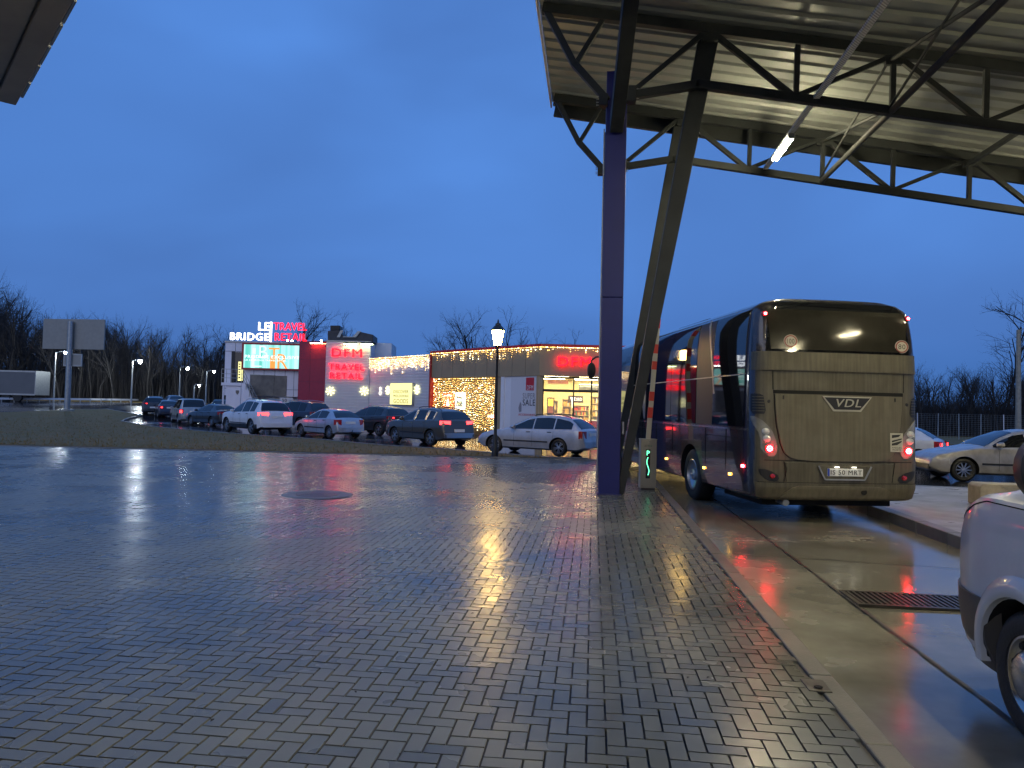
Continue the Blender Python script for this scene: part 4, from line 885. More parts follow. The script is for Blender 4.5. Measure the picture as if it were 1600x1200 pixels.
# side glazing in black, panes
def spatch(zr, y0, y1, off, s, thick=.02, ny=2):
    P, Q_ = [], []
    for z in zr: P.append([(s*(bw(z)+off), y, z) for y in np.linspace(y0, y1, ny)]); Q_.append([(s*(bw(z)+off-thick), y, z) for y in np.linspace(y0, y1, ny)])
    return MB().slab(P, Q_)
zr = [1.44, 1.7, 2.0, 2.3, 2.66, 2.9, 3.1, 3.28, 3.36]
for s in (-1, 1):
    for a, b in ((.42, 1.85), (2.75, 4.32), (4.34, 5.9), (5.92, 7.5), (7.52, 9.1), (9.12, 10.6), (10.62, 11.75)):
        B(spatch(zr, a, b, .012, s), 'side_window', BM['glass'])
    B(spatch(zr, 1.87, 2.73, .006, s), 'window_pillar', 'black')
    # curved light swoosh by the rear pillar
    pts = [(z, 2.05+.52*((z-1.5)/1.9)**2-.3) for z in np.linspace(2.0, 3.38, 14)]
    P = [[(s*(bw(z)+.016), y-.035, z), (s*(bw(z)+.016), y+.035, z)] for z, y in pts]; Q_ = [[(s*(bw(z)+.004), y-.035, z), (s*(bw(z)+.004), y+.035, z)] for z, y in pts]
    B(MB().slab(P, Q_), 'pillar_trim', 'galv')
    B(spatch([2.295, 2.315], .42, 7.5, .018, s, .012), 'waist_strip', 'galv'); B(spatch([1.385, 1.415], .32, 11.8, .02, s, .03), 'chrome_moulding', 'chrome')
    mb = MB()
    for y in (1.2, 2.2, 4.2, 5.4, 6.6, 7.8, 10.3, 11.2):
        for z0, z1 in ((.34, .8), (.8, 1.38)): mb.bar((s*(bw(z0)+.002), y, z0), (s*(bw(z1)+.002), y, z1), .012, .008, up=(0, 1, 0))
    for a, b in ((3.9, 8.5), (.4, 2.2)): mb.bar((s*(bw(1.25)+.002), a, 1.25), (s*(bw(1.25)+.002), b, 1.25), .008, .01)
    B(mb, 'locker_seams', 'dark', False)
    for y, z, m in ((.45, .80, 'red_hot'), (1.0, .62, 'amber'), (2.25, .62, 'amber'), (4.6, .62, 'amber'), (6.6, .62, 'amber')):
        lm = B(MB().box(min(s*(bw(z)+.0), s*(bw(z)+.02)), max(s*(bw(z)+.0), s*(bw(z)+.02)), y-.035, y+.035, z-.02, z+.02), 'side_marker', m, False)
    for k, a in enumerate(AX):
        T = (lambda x, y, z: (x, y, z)) if s < 0 else (lambda x, y, z: (-x, y, z)); xo = -1.235
        w_ = tyre_mb(.50, .30, .30, xo, a); w_.v = [T(*p) for p in w_.v]; wo = B(w_, 'wheel', 'rubber')
        pf = [(.30, xo+.12), (.305, xo+.01), (.285, xo+.0), (.27, xo+.04), (.2, xo+.08), (.12, xo+.09), (.11, xo+.02), (0.001, xo+.0)] if k == 0 else [(.30, xo+.12), (.305, xo+.01), (.285, xo), (.24, xo-.02), (.12, xo-.035), (.11, xo-.07), (0.001, xo-.08)]
        r_ = MB().lathe(pf, (0, a[0], a[1]), 'x', 32, cap=False); r_.v = [T(*p) for p in r_.v]; ro = B(r_, 'rim', 'alloy', par=wo)
    # long mirror arm at the front
    B(MB().tube([(s*1.0, BL-.5, 3.35), (s*1.30, BL-.1, 3.35), (s*1.40, BL+.1, 3.25), (s*1.40, BL+.1, 3.15)], .03, 8), 'mirror_arm', 'black'); m_ = MB().lathe([(0.001, -.10), (.09, -.09), (.13, .0), (.12, .08), (0.001, .09)], (0, 0, 0), 'y', 14)
    m_.v = [(s*1.40+p[0]*1.0, BL+.1-p[1], 2.92+p[2]*2.1) for p in m_.v]; B(m_, 'door_mirror', 'black')
B(MB().box(-.5, .5, 4.5, 6.6, 3.58, 3.74), 'air_conditioner', BM['side'], False, bevel=.06)
B(MB().box(-1.0, 1.0, .4, 2.0, .18, .34).box(-.6, .6, 2.5, 3.6, .25, .5).box(-.95, .95, 3.0, 3.1, .4, .6), 'engine_underside', 'dark', False)
B(MB().tube([(-.75, .5, .27), (-.75, .12, .25)], .05, 10), 'exhaust', 'galv')
# barrier beside the lane
g = GP(1011, 764, .05); bc = thing('parking_barrier', 'grey parking barrier cabinet with green lit P display and raised striped arm', 'barrier', (float(g[0]), float(g[1]), .05), YAW*.6)
MT['cab'] = mat('cabinet_grey', (.36, .34, .27), .4, n_amt=.1, n_scale=3); MT['green'] = glow('green_led', (.16, 1, .5), 3.0); MT['stripe'] = mat('stripe_red', (.6, .04, .02), .4)
L = lambda mb, nm, m, sm_=False, par=None, **k: mb.build(nm, m, par or bc, world=False, smooth=sm_, **k)
bx = L(MB().box(-.17, .17, -.14, .16, .03, 1.06).box(-.18, .18, -.15, .17, 1.061, 1.08), 'cabinet', 'cab', bevel=.01); L(MB().box(-.15, .15, -.12, .14, 0, .03), 'foot', 'black')
dp = L(MB().box(-.055, .035, -.146, -.14, .24, .86), 'display_window', 'black')
tg = text_geo('P', -.04, .022, .73, .83, .002, .03); tg.v = [(p[0], p[1]-.147, p[2]) for p in tg.v]; L(tg, 'display_letter', 'green', par=dp)
L(MB().tube([(-.012+.024*sin((z-.30)/.37*2*pi*.95), -.15, z) for z in np.linspace(.31, .69, 24)], .008, 6), 'display_curve', 'green', True, par=dp)
for nm, tx, a, b, m in (('maker_mark', 'ZKT', -.09, -.02, 'ink'), ('maker_text', 'eco', -.012, .07, 'green2')):
    if m == 'green2': MT[m] = mat('logo_green', (.03, .2, .12), .5)
    tg = text_geo(tx, a, b, .915, .955, .002, .0); tg.v = [(p[0], p[1]-.1405, p[2]) for p in tg.v]; L(tg, nm, m, par=bx)
L(MB().lathe([(0.001, -.146), (.012, -.144), (.012, -.14)], (.02, 0, 1.03), 'y', 12, cap=False), 'key_lock', 'chrome')
a0 = np.array((.0, .02, 1.08)); a1 = np.array((.19, .02, 3.9)); ar = L(MB().bar(a0-(0, 0, .1), a1, .10, .045, up=(0, 1, 0)), 'barrier_arm', 'sticker', bevel=.004)
for z0, z1 in ((.45, .68), (.82, 1.02), (1.5, 1.68), (1.85, 2.05), (2.4, 2.6)):
    p = a0+(a1-a0)*(z0/2.82); q = a0+(a1-a0)*(z1/2.82); L(MB().bar(p, q, .104, .050, up=(0, 1, 0)), 'reflective_stripe', 'stripe', par=ar)
# concrete barrier block on the island
MT['block'] = mat('block_concrete', (.34, .31, .24), .6, n_amt=.35, n_scale=5, bump=.4, b_scale=40)
g = GP(1522, 790, .17); t = thing('concrete_block', 'low tapered concrete block on the island by the silver saloon', 'concrete block', (float(g[0]), float(g[1]), .168), -YAW*.4)
MB().prismy([(.1, 0), (2.2, 0), (2.2, .12), (2.15, .40), (.15, .40), (.1, .35)], 0, .5).build('block_body', 'block', t, world=False, bevel=.02)
MB().prismy([(.45, .36), (.8, .12), (1.7, .36)], -.015, -.003).build('chipped_face', 'island', t, world=False)
# ================================================================ shop buildings
class Wall:
    """local frame: u along the wall, d away from the viewer, z up"""
    def __init__(s, A, B):
        s.A = np.array(A[:2], float); B = np.array(B[:2], float); s.L = float(np.linalg.norm(B-s.A)); s.U = (B-s.A)/s.L; s.N = np.array((-s.U[1], s.U[0]))
        if s.N@F0[:2] < 0: s.N = -s.N
    def T(s, u, d, z): p = s.A+s.U*u+s.N*d; return (p[0], p[1], z)
    def uz(s, px, py, d=0):
        r = ray(px, py); n = s.N; t = ((s.A+n*d-CAM[:2])@n)/(r[:2]@n); P = CAM+r*t; return float((P[:2]-s.A)@s.U), float(P[2])
    def mb(s): return MB(s.T)
    def box(s, x0, y0, x1, y1, d0, d1, mb=None, dd=None):
        """pixel rectangle -> box between depths d0..d1 (measured on the plane d0)"""
        u0, z1 = s.uz(x0, y0, d0); u1, z0 = s.uz(x1, y1, d0); mb = mb or s.mb(); return mb.box(min(u0, u1), max(u0, u1), d0, d1, min(z0, z1), max(z0, z1))
col = lambda px, D: PD(px, 600, D)[:2]
W1 = Wall(col(577, 53.2), col(842, 40)); W2 = Wall(col(842, 40), col(1110, 40)); WT = Wall(col(508, 53.0), col(577, 53.2)); WR = Wall(col(473, 53.6), col(508, 53.0)); WS = Wall(col(350, 56), col(473, 56))
ZP = W1.uz(842, 541)[1]; ZF = W1.uz(842, 587)[1]; u674 = W1.uz(674, 600)[0]; u772 = W1.uz(774, 600)[0]
def siding(name, colr):
    m = mat(name, colr, .4, .1, n_amt=.1, n_scale=1); t = m.node_tree; b = t.nodes['Principled BSDF']; c = N(t, 'ShaderNodeTexCoord'); w = N(t, 'ShaderNodeTexWave'); w.bands_direction = 'Z'; w.inputs['Scale'].default_value = .8; w.wave_profile = 'SAW'
    t.links.new(c.outputs['Object'], w.inputs['Vector']); bu = N(t, 'ShaderNodeBump'); bu.inputs['Distance'].default_value = .08; bu.inputs['Strength'].default_value = 1; t.links.new(w.outputs[0], bu.inputs['Height']); t.links.new(bu.outputs[0], b.inputs['Normal']); return m
MT['siding'] = siding('ribbed_siding', (.74, .73, .77))
def sidebox(mb, u0, u1, d0, z0, z1, pitch=.2):
    """horizontal ribbed cladding as real steps on the front of a wall"""
    z = z0
    while z < z1-.02:
        e = min(z+pitch, z1); mb.add([(u0, d0, z), (u1, d0, z), (u1, d0-.03, z+.02), (u0, d0-.03, z+.02), (u1, d0-.03, e-.03), (u0, d0-.03, e-.03), (u1, d0, e), (u0, d0, e)], [(0, 1, 2, 3), (3, 2, 4, 5), (5, 4, 6, 7)]); z = e
    return mb
# --- shop with the taupe fascia (both wings)
shop = thing('shop_building', 'single storey shop with taupe fascia, red roof edge and lit glass front', 'building', W1.T(W1.L, 0, 0))
mb = W1.mb(); mb.box(u674, W1.L, 0, .4, ZF, ZP).box(u674, W1.L, .4, 9, ZF+.05, ZP-.4); mb.build('fascia', 'olive', shop, bevel=.01)
mb = W2.mb(); mb.box(.012, W2.L, 0, .4, ZF, ZP-.0).box(.3, W2.L, .4, 9, ZF+.35, ZP-.45); mb.build('fascia', 'olive', shop, bevel=.01)
mb = W1.mb(); mb.box(u674-.12, W1.L+.05, -.08, .4, ZP, ZP+.13).box(u674-.13, u674-.003, -.1, .5, 0, ZP); mb.build('red_roof_edge', 'redpanel', shop)
mb = W2.mb(); mb.box(.07, W2.L, -.08, .4, ZP, ZP+.13); mb.build('red_roof_edge', 'redpanel', shop)
mb = W1.mb()
for k in range(1, 9): u = u674+(W1.L-u674)*k/9; mb.box(u-.006, u+.006, -.004, .002, ZF+.02, ZP-.02)
mb.build('fascia_joints', 'dark', shop)
MT['ochre'] = mat('ochre_backing', (.14, .095, .035), .5, n_amt=.3, n_scale=2)
W1.mb().box(u674, u772, .5, .8, 0, ZF-.003).build('curtain_backing_wall', 'ochre', shop)
W1.mb().box(u772, u772+.45, .1, .8, 0, ZF-.003).build('wall_pier', 'olive', shop)
MT['palewall'] = mat('pale_wall', (.75, .74, .76), .45, n_amt=.1, n_scale=1)
W1.mb().box(u772+.452, W1.L-.06, .08, .3, 0, ZF-.003).box(u772+.452, u772+.75, .03, .079, 0, ZF-.003).build('pale_wall', 'palewall', shop)
uA = W2.uz(848, 600, .3)[0]
W2.mb().box(-.12, uA, .1, .7, 0, ZF-.003).build('wall_pier', 'olive', shop)
# glazing: frames, panes, the lit sales room behind
uB = W2.L-.2
MT['pane'] = mat('shop_glass', (1, 1, 1), .0); b = MT['pane'].node_tree.nodes['Principled BSDF']; b.inputs['Alpha'].default_value = .12; b.inputs['Roughness'].default_value = .02
zt_ = W2.uz(900, 613, .4)[1]
fr = W2.mb(); fr.box(uA, uB, .38, .48, ZF-.10, ZF-.004).box(uA, uB, .38, .48, zt_, zt_+.14).box(uA, uB, .38, .48, .02, .12)
us = [uA+.03, W2.uz(896.5, 600, .4)[0], W2.uz(924.5, 600, .4)[0], W2.uz(960, 600, .4)[0], W2.uz(1000, 600, .4)[0], W2.uz(1050, 600, .4)[0], uB-.03]
for u in us: fr.box(u-.035, u+.035, .37, .49, .0, ZF-.002)
fr.build('window_frame', 'black', shop)
pn = W2.mb()
for a, b in zip(us[:-1], us[1:]): pn.box(a+.036, b-.036, .42, .43, .121, zt_-.001).box(a+.036, b-.036, .42, .43, zt_+.141, ZF-.101)
pn.build('window_panes', 'pane', shop)
MT['cream'] = mat('cream_wall', (.78, .66, .36), .6, n_amt=.15, n_scale=2); MT['tilef'] = mat('shop_floor', (.5, .46, .36), .25, n_amt=.2)
MT['room'] = glow('ceiling_panel_lit', (1, .84, .44), 45)
W2.mb().box(uA-.1, uB, 6.4, 6.6, 0, ZF+.3).box(uA-.25, uA-.1, .5, 6.6, 0, ZF+.3).box(uB, uB+.2, .5, 6.6, 0, ZF+.3).build('sales_room_walls', 'cream', shop)
W2.mb().box(uA-.1, uB, .5, 6.4, -.02, .06).build('sales_room_floor', 'tilef', shop); W2.mb().box(uA-.1, uB, .5, 6.4, ZF+.1, ZF+.2).build('sales_room_ceiling', 'palewall', shop)
for k in range(4):
    for j in range(3): u = uA+.1+k*2.0; d = 1.2+j*1.8; W2.mb().box(u, u+1.4, d, d+.35, ZF+.02, ZF+.09).build('ceiling_light', 'room', shop)
# shelving with goods, hanging signs inside
pal = [mat('goods_%s' % n, c, .5) for n, c in (('red', (.5, .05, .03)), ('gold', (.7, .42, .08)), ('brown', (.18, .07, .03)), ('white', (.7, .66, .5)), ('green', (.10, .25, .08)), ('dark', (.06, .03, .02)))]
MT['wood'] = mat('shelf_wood', (.5, .36, .16), .5)
def shelf(label, u0, u1, d, h, n):
    t = thing('display_shelf', label, 'shelf', W2.T((u0+u1)/2, d+.2, .06)); mb = W2.mb(); mb.box(u0, u1, d+.36, d+.4, .06, h)
    for k in range(n+1): z = .1+(h-.15)*k/n; mb.box(u0+.02, u1-.02, d, d+.358, z, z+.03)
    mb.box(u0, u0+.019, d, d+.358, .06, h).box(u1-.019, u1, d, d+.358, .06, h); mb.build('shelf_frame', 'wood', t)
    mb = W2.mb()
    for k in range(n):
        z = .131+(h-.15)*k/n; u = u0+.06; ph = (h-.15)/n
        while u < u1-.12:
            w = random.uniform(.05, .09); c = random.randrange(6)
            if random.random() < .25: c = 1
            mb.box(u, u+w, d+.05, d+.2, z, z+ph*random.uniform(.5, .8), c); u += w+.012
    mb.build('goods', pal, t)
uu = lambda px, d: W2.uz(px, 600, d)[0]
shelf('wide backlit bottle shelf at the middle of the shop window', uu(897, 5.6), uu(921, 5.6), 5.6, 1.95, 6)
shelf('tall goods shelf at the right end of the shop window', uu(926, 4), uu(945, 4), 4, 2.5, 6)
shelf('low goods shelf on the left inside the shop window', uu(856, 4.5), uu(872, 4.5), 4.5, 2.2, 4)
shelf('slim goods shelf left of the middle inside the shop', uu(880, 5), uu(893, 5), 5, 2.3, 5)
t = thing('hanging_sign', 'dark hanging sign with pale lettering over the bottle shelf', 'sign', W2.T(uu(900, 3.5), 3.5, 2.2)); a, z1 = W2.uz(888, 618, 3.5); b, z0 = W2.uz(911, 629.5, 3.5)
MT['signbrown'] = mat('sign_brown', (.08, .05, .03), .5); W2.mb().box(a, b, 3.5, 3.56, z0, z1).build('board', 'signbrown', t); MT['softwhite'] = glow('soft_white_lit', (1, .95, .8), 2.2)
text_geo('LORD', a+(b-a)*.42, a+(b-a)*.92, z0+.12, z1-.12, .02, .01, T=lambda x, y, z: W2.T(x, 3.498+y, z)).build('lettering', 'softwhite', t)
W2.mb().prismy([(a+.12, z1-.1), (a+.42, z1-.1), (a+.33, z0+.05), (a+.30, z0-.3), (a+.24, z0-.3), (a+.21, z0+.05)], 3.47, 3.495).build('glass_emblem', 'softwhite', t)
W2.mb().bar((a+.2, 3.53, z1), (a+.2, 3.53, ZF+.1), .01).bar((b-.2, 3.53, z1), (b-.2, 3.53, ZF+.1), .01).build('wires', 'black', t)
t = thing('hanging_sign', 'long plain red brown panel hung high inside the shop window', 'sign', W2.T(uu(870, 2.5), 2.5, 2.8)); a, z1 = W2.uz(856, 593.5, 2.5); b, z0 = W2.uz(888, 600, 2.5)
MT['redbrown'] = mat('red_brown', (.28, .08, .04), .5); W2.mb().box(a, b, 2.5, 2.56, z0, z1).build('board', 'redbrown', t, bevel=.01); W2.mb().bar((a+.1, 2.53, z1), (a+.1, 2.53, ZF+.1), .01).bar((b-.1, 2.53, z1), (b-.1, 2.53, ZF+.1), .01).build('wires', 'black', t)
t = thing('wall_poster', 'framed yellow poster on the left of the lit shop interior', 'poster', W2.T(uu(860, 3), 3, 1.5)); a, z1 = W2.uz(855, 621, 3); b, z0 = W2.uz(866, 648, 3)
W2.mb().box(a, b, 3, 3.08, z0, z1).build('frame', 'signbrown', t, bevel=.01); MT['yel'] = glow('yellow_lit', (1, .72, .05), 1.6); W2.mb().box(a+.06, b-.08, 2.98, 2.998, (z0+z1)/2, z1-.08).build('picture', 'yel', t); W2.mb().box(a+.06, b-.08, 2.98, 2.998, z0+.08, (z0+z1)/2-.02).build('picture', 'redbrown', t)
t = thing('ceiling_duct', 'grey air duct under the shop ceiling behind the upper window panes', 'duct', W2.T(uu(925, 3), 3, 2.9)); W2.mb().tube([(uu(905, 3), 3, 3.0), (uu(990, 3), 3, 3.0)], .18, 14).build('duct', 'galv', t, smooth=True); W2.mb().lathe([(.2, 0), (.2, .05)], (uu(920, 3), 3, 3.0), 'x', 14).build('duct_ring', 'galv', t)
t = thing('counter', 'red fronted counter low inside the right of the shop', 'counter', W2.T(uu(935, 2), 2, 0)); W2.mb().box(uu(923, 2.2), uu(950, 2.2), 2.2, 2.8, .06, 1.05).build('base', 'redpanel', t, bevel=.02); W2.mb().box(uu(922, 2.2), uu(951, 2.2), 2.1, 2.9, 1.052, 1.1).build('worktop', 'palewall', t, bevel=.01)
def sign_text(name, label, wall, s, x0, y0, x1, y1, m, d=-.12, ext=.1, bold=.02, back=None, glowm=None, cat='sign', rail=True):
    u0, z1 = wall.uz(x0, y0, d); u1, z0 = wall.uz(x1, y1, d); t = thing(name, label, cat, wall.T((u0+u1)/2, d, z0))
    o = text_geo(s, u0, u1, z0, z1, ext, bold, T=lambda x, y, z: wall.T(x, d+y, z)).build('lettering', m, t)
    if False: wall.mb().box(u0, u1, d+.02, d+.06, z0+(z1-z0)*.28, z0+(z1-z0)*.34).box(u0, u1, d+.02, d+.06, z0+(z1-z0)*.68, z0+(z1-z0)*.74).build('fixing_rails', 'galv', t)
    return t
sign_text('letter_sign', 'large red lit letters on the taupe shop fascia over the glass front', W2, 'DFM SHOP', 872, 557, 1005, 575, 'redletter3')
# super sale poster on the pale wall
MT['poster'] = mat('poster_white', (.62, .61, .63), .5); MT['grey_ink'] = mat('grey_ink', (.25, .24, .26), .5); MT['red_ink'] = mat('red_ink', (.5, .02, .03), .5)
a, z1 = W1.uz(799, 590, .06); b, z0 = W1.uz(836, 676, .06); t = thing('sale_poster', 'white sale poster with red flag logo beside the dark pier', 'poster', W1.T((a+b)/2, .06, z0))
W1.mb().box(a, b, .05, .078, z0, z1).build('poster_sheet', 'poster', t)
def wtxt(wall, s, x0, y0, x1, y1, d, m, t, bold=.0, ext=.008):
    u0, zb = wall.uz(x0, y0, d); u1, za = wall.uz(x1, y1, d); return text_geo(s, u0, u1, za, zb, ext, bold, T=lambda x, y, z: wall.T(x, d+y, z)).build('lettering', m, t)
W1.box(822, 590, 834, 610, .036, .049).build('flag', 'red_ink', t); wtxt(W1, 'DFM', 823.5, 602, 833, 609, .034, 'poster', t, .02)
wtxt(W1, 'SUPER', 817, 614, 836, 623, .045, 'grey_ink', t, -.01); wtxt(W1, 'SALE', 817, 624, 836, 634, .045, 'ink', t, .03); wtxt(W1, 'ACCESSORIES', 810, 646, 836, 650, .045, 'red_ink', t, .02)
W1.mb().prismy([(W1.uz(811, 600, .04)[0], 1.7), (W1.uz(813.5, 600, .04)[0], 2.05), (W1.uz(815.5, 600, .04)[0], 1.9), (W1.uz(815.5, 600, .04)[0], 1.5), (W1.uz(812, 600, .04)[0], 1.45)], .040, .049).build('figure', 'grey_ink', t)
# posters in the light curtain
a, z1 = W1.uz(693, 613, .3); b, z0 = W1.uz(707, 636, .3); t = thing('light_box_poster', 'red lit poster with a white figure inside the light curtain', 'poster', W1.T(a, .3, z0)); MT['rbox'] = glow('red_box_lit', (1, .09, .03), 1.0)
W1.mb().box(a, b, .3, .4, z0, z1).build('panel', 'rbox', t); c = (a+b)/2; h = z1-z0
W1.mb().prismy([(c-.13, z0+.05), (c+.13, z0+.05), (c+.12, z0+h*.35), (c+.03, z0+h*.55), (c-.04, z0+h*.55), (c-.12, z0+h*.3)], .285, .298).box(a+.08, b-.08, .285, .298, z0+h*.74, z0+h*.80).build('figure', 'softwhite', t)
a, z1 = W1.uz(711.5, 613, .3); b, z0 = W1.uz(725, 640, .3); t = thing('light_box_poster', 'pale blue white lit poster right of the red one in the light curtain', 'poster', W1.T(a, .3, z0)); MT['wbox'] = glow('white_box_lit', (.8, .93, 1), 1.5)
W1.mb().box(a, b, .3, .4, z0, z1).build('panel', 'wbox', t); MT['teal'] = mat('teal_print', (.2, .45, .5), .5)
W1.mb().prismy([(a+.1, z0+.2), (b-.1, z0+.15), (b-.15, z0+.5), (a+.2, z0+.55)], .285, .298).prismy([(a+.15, z0+.7), (b-.2, z0+.65), (b-.1, z0+.75), (a+.1, z0+.85)], .285, .298).build('picture', 'teal', t)
a, z1 = W1.uz(761, 646, .25); b, z0 = W1.uz(772, 655, .25); t = thing('small_sign', 'small red sign at the right edge of the light curtain', 'sign', W1.T(a, .25, z0)); W1.mb().box(a, b, .25, .3, z0, z1).build('board', 'redpanel', t, bevel=.01); wtxt(W1, 'OPEN', 762, 648.5, 771, 653, .248, 'softwhite', t)
# --- pale ribbed wing and tower
wing = thing('siding_wing', 'pale ribbed metal wing between the tower and the taupe shop', 'building', W1.T(2, 0, 0)); zA = W1.uz(577, 560)[1]; zW = W1.uz(672, 554)[1]
mb = W1.mb(); mb.box(0.1, u674-.14, 0, 8, 0, zW-.1); mb.build('wing_walls', 'siding', wing); sidebox(W1.mb(), .1, u674-.14, -.004, .1, zW-1.0).build('ribbed_cladding', 'siding', wing)
W1.mb().box(.1, u674-.14, -.03, -.003, zW-.98, zW-.12).build('upper_band', 'white', wing); W1.mb().box(.05, u674-.14, -.06, .1, zW-.1, zW).build('coping', 'galv', wing)
zT = WT.uz(540, 534)[1]; tow = thing('siding_tower', 'taller pale ribbed tower block carrying red letters and snowflake lights', 'building', WT.T(WT.L/2, 0, 0))
mb = WT.mb(); mb.box(0, WT.L, 0, 7, 0, zT); mb.build('tower_walls', 'siding', tow); sidebox(WT.mb(), 0, WT.L, -.004, .1, zT-.05).build('ribbed_cladding', 'siding', tow); WT.mb().box(-.02, WT.L+.05, -.05, .1, zT+.003, zT+.08).build('coping', 'galv', tow)
a = WT.uz(583, 536, 3); b = WT.uz(612, 536, 3); WT.mb().box(a[0], b[0], 3, 6.9, 0, WT.uz(600, 536, 3)[1]).build('rear_block', 'palewall', tow)
# roof plant
ru = thing('roof_plant', 'dark angular rooftop plant housing above the tower letters', 'roof plant', WT.T(1.5, 1, zT)); U_ = lambda x, y, d=.8: WT.uz(x, y, d)
def ppoly(pts, d0, d1): return WT.mb().prismy([U_(x, y, d0) for x, y in pts], d0, d1)
MT['plant'] = mat('plant_dark', (.045, .045, .05), .5, n_amt=.3, n_scale=3)
ppoly([(512, 534), (512, 517), (530, 516), (538, 526), (552, 526), (561, 518), (583, 523), (583, 534)], .8, 3.5).build('housing', 'plant', ru, bevel=.02); ppoly([(516, 516.9), (516, 508.5), (531, 508.5), (531, 516)], 1.0, 2.4).build('vent_box', 'black', ru, bevel=.03)
ppoly([(526, 527), (532, 516), (536, 516), (531, 527)], .7, .795).build('pale_flashing', 'galv', ru); ppoly([(551, 526), (559, 517.3), (564, 517.3), (556, 527), (536, 527), (536, 525.5)], .7, .795).build('pale_flashing', 'galv', ru)
for i, (x0, x1) in enumerate(((537, 558), (563, 583))):
    a, z1 = WT.uz(x0, 536, -.3); b, z0 = WT.uz(x1, 539, -.3); t = thing('wall_washer_lamp', ('left', 'right')[i]+' lit pale yellow strip lamp under the roof edge of the tower', 'wall lamp', WT.T((a+b)/2, -.3, z0)); MT['wash'] = MT.get('wash') or glow('wash_lit', (.85, 1, .45), 30)
    WT.mb().box(a, b, -.42, -.2, z1-.05, z1+.06).build('housing', 'black', t); WT.mb().box(a+.03, b-.03, -.40, -.22, z1-.09, z1-.052).build('lamp_strip', 'wash', t)
    WT.mb().bar((a+.1, -.3, z1), (a+.1, .0, z1+.05), .04).bar((b-.1, -.3, z1), (b-.1, .0, z1+.05), .04).build('bracket', 'black', t)
sign_text('letter_sign', 'big red lit three letter sign at the top of the pale tower', WT, 'DFM', 519, 544, 565.5, 558, 'redletter', bold=.05)
sign_text('letter_sign', 'red lit word TRAVEL in the middle of the pale tower', WT, 'TRAVEL', 514, 568, 569, 579, 'redletter2', bold=.03)
sign_text('letter_sign', 'red lit word RETAIL under TRAVEL on the pale tower', WT, 'RETAIL', 516, 582, 566.5, 592.5, 'redletter2', bold=.03)
def snowflake(label, wall, px, py, r=.36, d=-.12):
    u, z = wall.uz(px, py, d); t = thing('snowflake_light', label, 'snowflake light', wall.T(u, d, z), 0, 'snowflake lights on the ribbed wall'); mb = wall.mb()
    for k in range(8):
        a = k*pi/4+.2; mb.bar((u, d, z), (u+r*cos(a), d, z+r*sin(a)), .028)
        for q in (-.5, .5): mb.bar((u+r*.55*cos(a), d, z+r*.55*sin(a)), (u+r*.55*cos(a)+r*.3*cos(a+q), d, z+r*.55*sin(a)+r*.3*sin(a+q)), .03)
    mb.build('light_arms', 'flake', t); wall.mb().box(u-.03, u+.03, d+.02, -.0, z-.03, z+.03).build('bracket', 'galv', t)
snowflake('lit snowflake on the tower beside the red wall', WT, 516, 611); snowflake('lit snowflake at the right corner of the tower', WT, 569, 611); snowflake('lit snowflake left of the yellow goods sign', W1, 605.5, 610, .33, -.1); snowflake('lit snowflake right of the yellow goods sign', W1, 651, 609, .34, -.1)
t = thing('ornament_light', 'small lit ornament between two snowflakes on the ribbed wing', 'ornament light', W1.T(*[W1.uz(594, 611)[0], -.1, 2])); u, z = W1.uz(594, 611, -.1)
mb = W1.mb(); mb.tube([(u+.11*cos(a), -.1, z+.16+.11*sin(a)) for a in np.linspace(0, 6.28, 13)], .018, 6).tube([(u+.14*cos(a), -.1, z-.14+.14*sin(a)) for a in np.linspace(0, 6.28, 13)], .018, 6); mb.build('light_loops', 'softwhite', t)
a, z1 = W1.uz(610, 599, -.25); b, z0 = W1.uz(642.5, 632.5, -.25); t = thing('box_sign', 'square yellow lit box sign reading discover moldovan goods', 'sign', W1.T((a+b)/2, -.25, z0)); MT['ybox'] = glow('yellow_box_lit', (1, .93, .36), 1.25)
W1.mb().box(a-.02, b+.02, -.22, -.0, z0-.02, z1+.02).build('housing', 'galv', t, bevel=.02); W1.mb().box(a, b, -.25, -.222, z0, z1).build('lit_face', 'ybox', t); MT['olivetext'] = mat('olive_ink', (.10, .09, .02), .5)
wtxt(W1, 'DISCOVER', 615, 609.5, 638, 614.5, -.252, 'olivetext', t); wtxt(W1, 'MOLDOVAN', 615, 616.5, 638, 621, -.252, 'olivetext', t); wtxt(W1, 'GOODS', 615, 623, 637.5, 630.5, -.252, 'olivetext', t, .02)
# fairy lights
def bulbs(mb, wall, u, d, z, s=.018):
    mb.add([(u-s, d, z), (u, d-s, z), (u+s, d, z), (u, d, z+s*1.3), (u, d, z-s*1.3)], [(0, 1, 3), (1, 2, 3), (1, 0, 4), (2, 1, 4), (0, 3, 2), (0, 2, 4)])
def strands(t, wall, cols, d, nm='strand_wires'):
    mb = [wall.mb(), wall.mb()]; w = wall.mb()
    for u, zt, zb in cols:
        w.bar((u, d, zt), (u, d, zb), .006); z = zt-.02
        while z > zb: bulbs(mb[random.random() < .3], wall, u+random.uniform(-.025, .025), d-.02, z, random.choice((.014, .019, .025))); z -= random.uniform(.09, .17)
    w.build(nm, 'black', t)
    for m, q in zip(('bulb', 'bulbw'), mb): o = q.build('bulbs', m, t, fix=False); o['kind'] = 'stuff'
t = thing('light_curtain', 'dense golden fairy light curtain hanging under the taupe fascia', 'fairy lights', W1.T((u674+u772)/2, .4, ZF)); strands(t, W1, [(u, ZF-.05, random.uniform(.25, .4)) for u in np.arange(u674+.05, u772, .12)], .2)
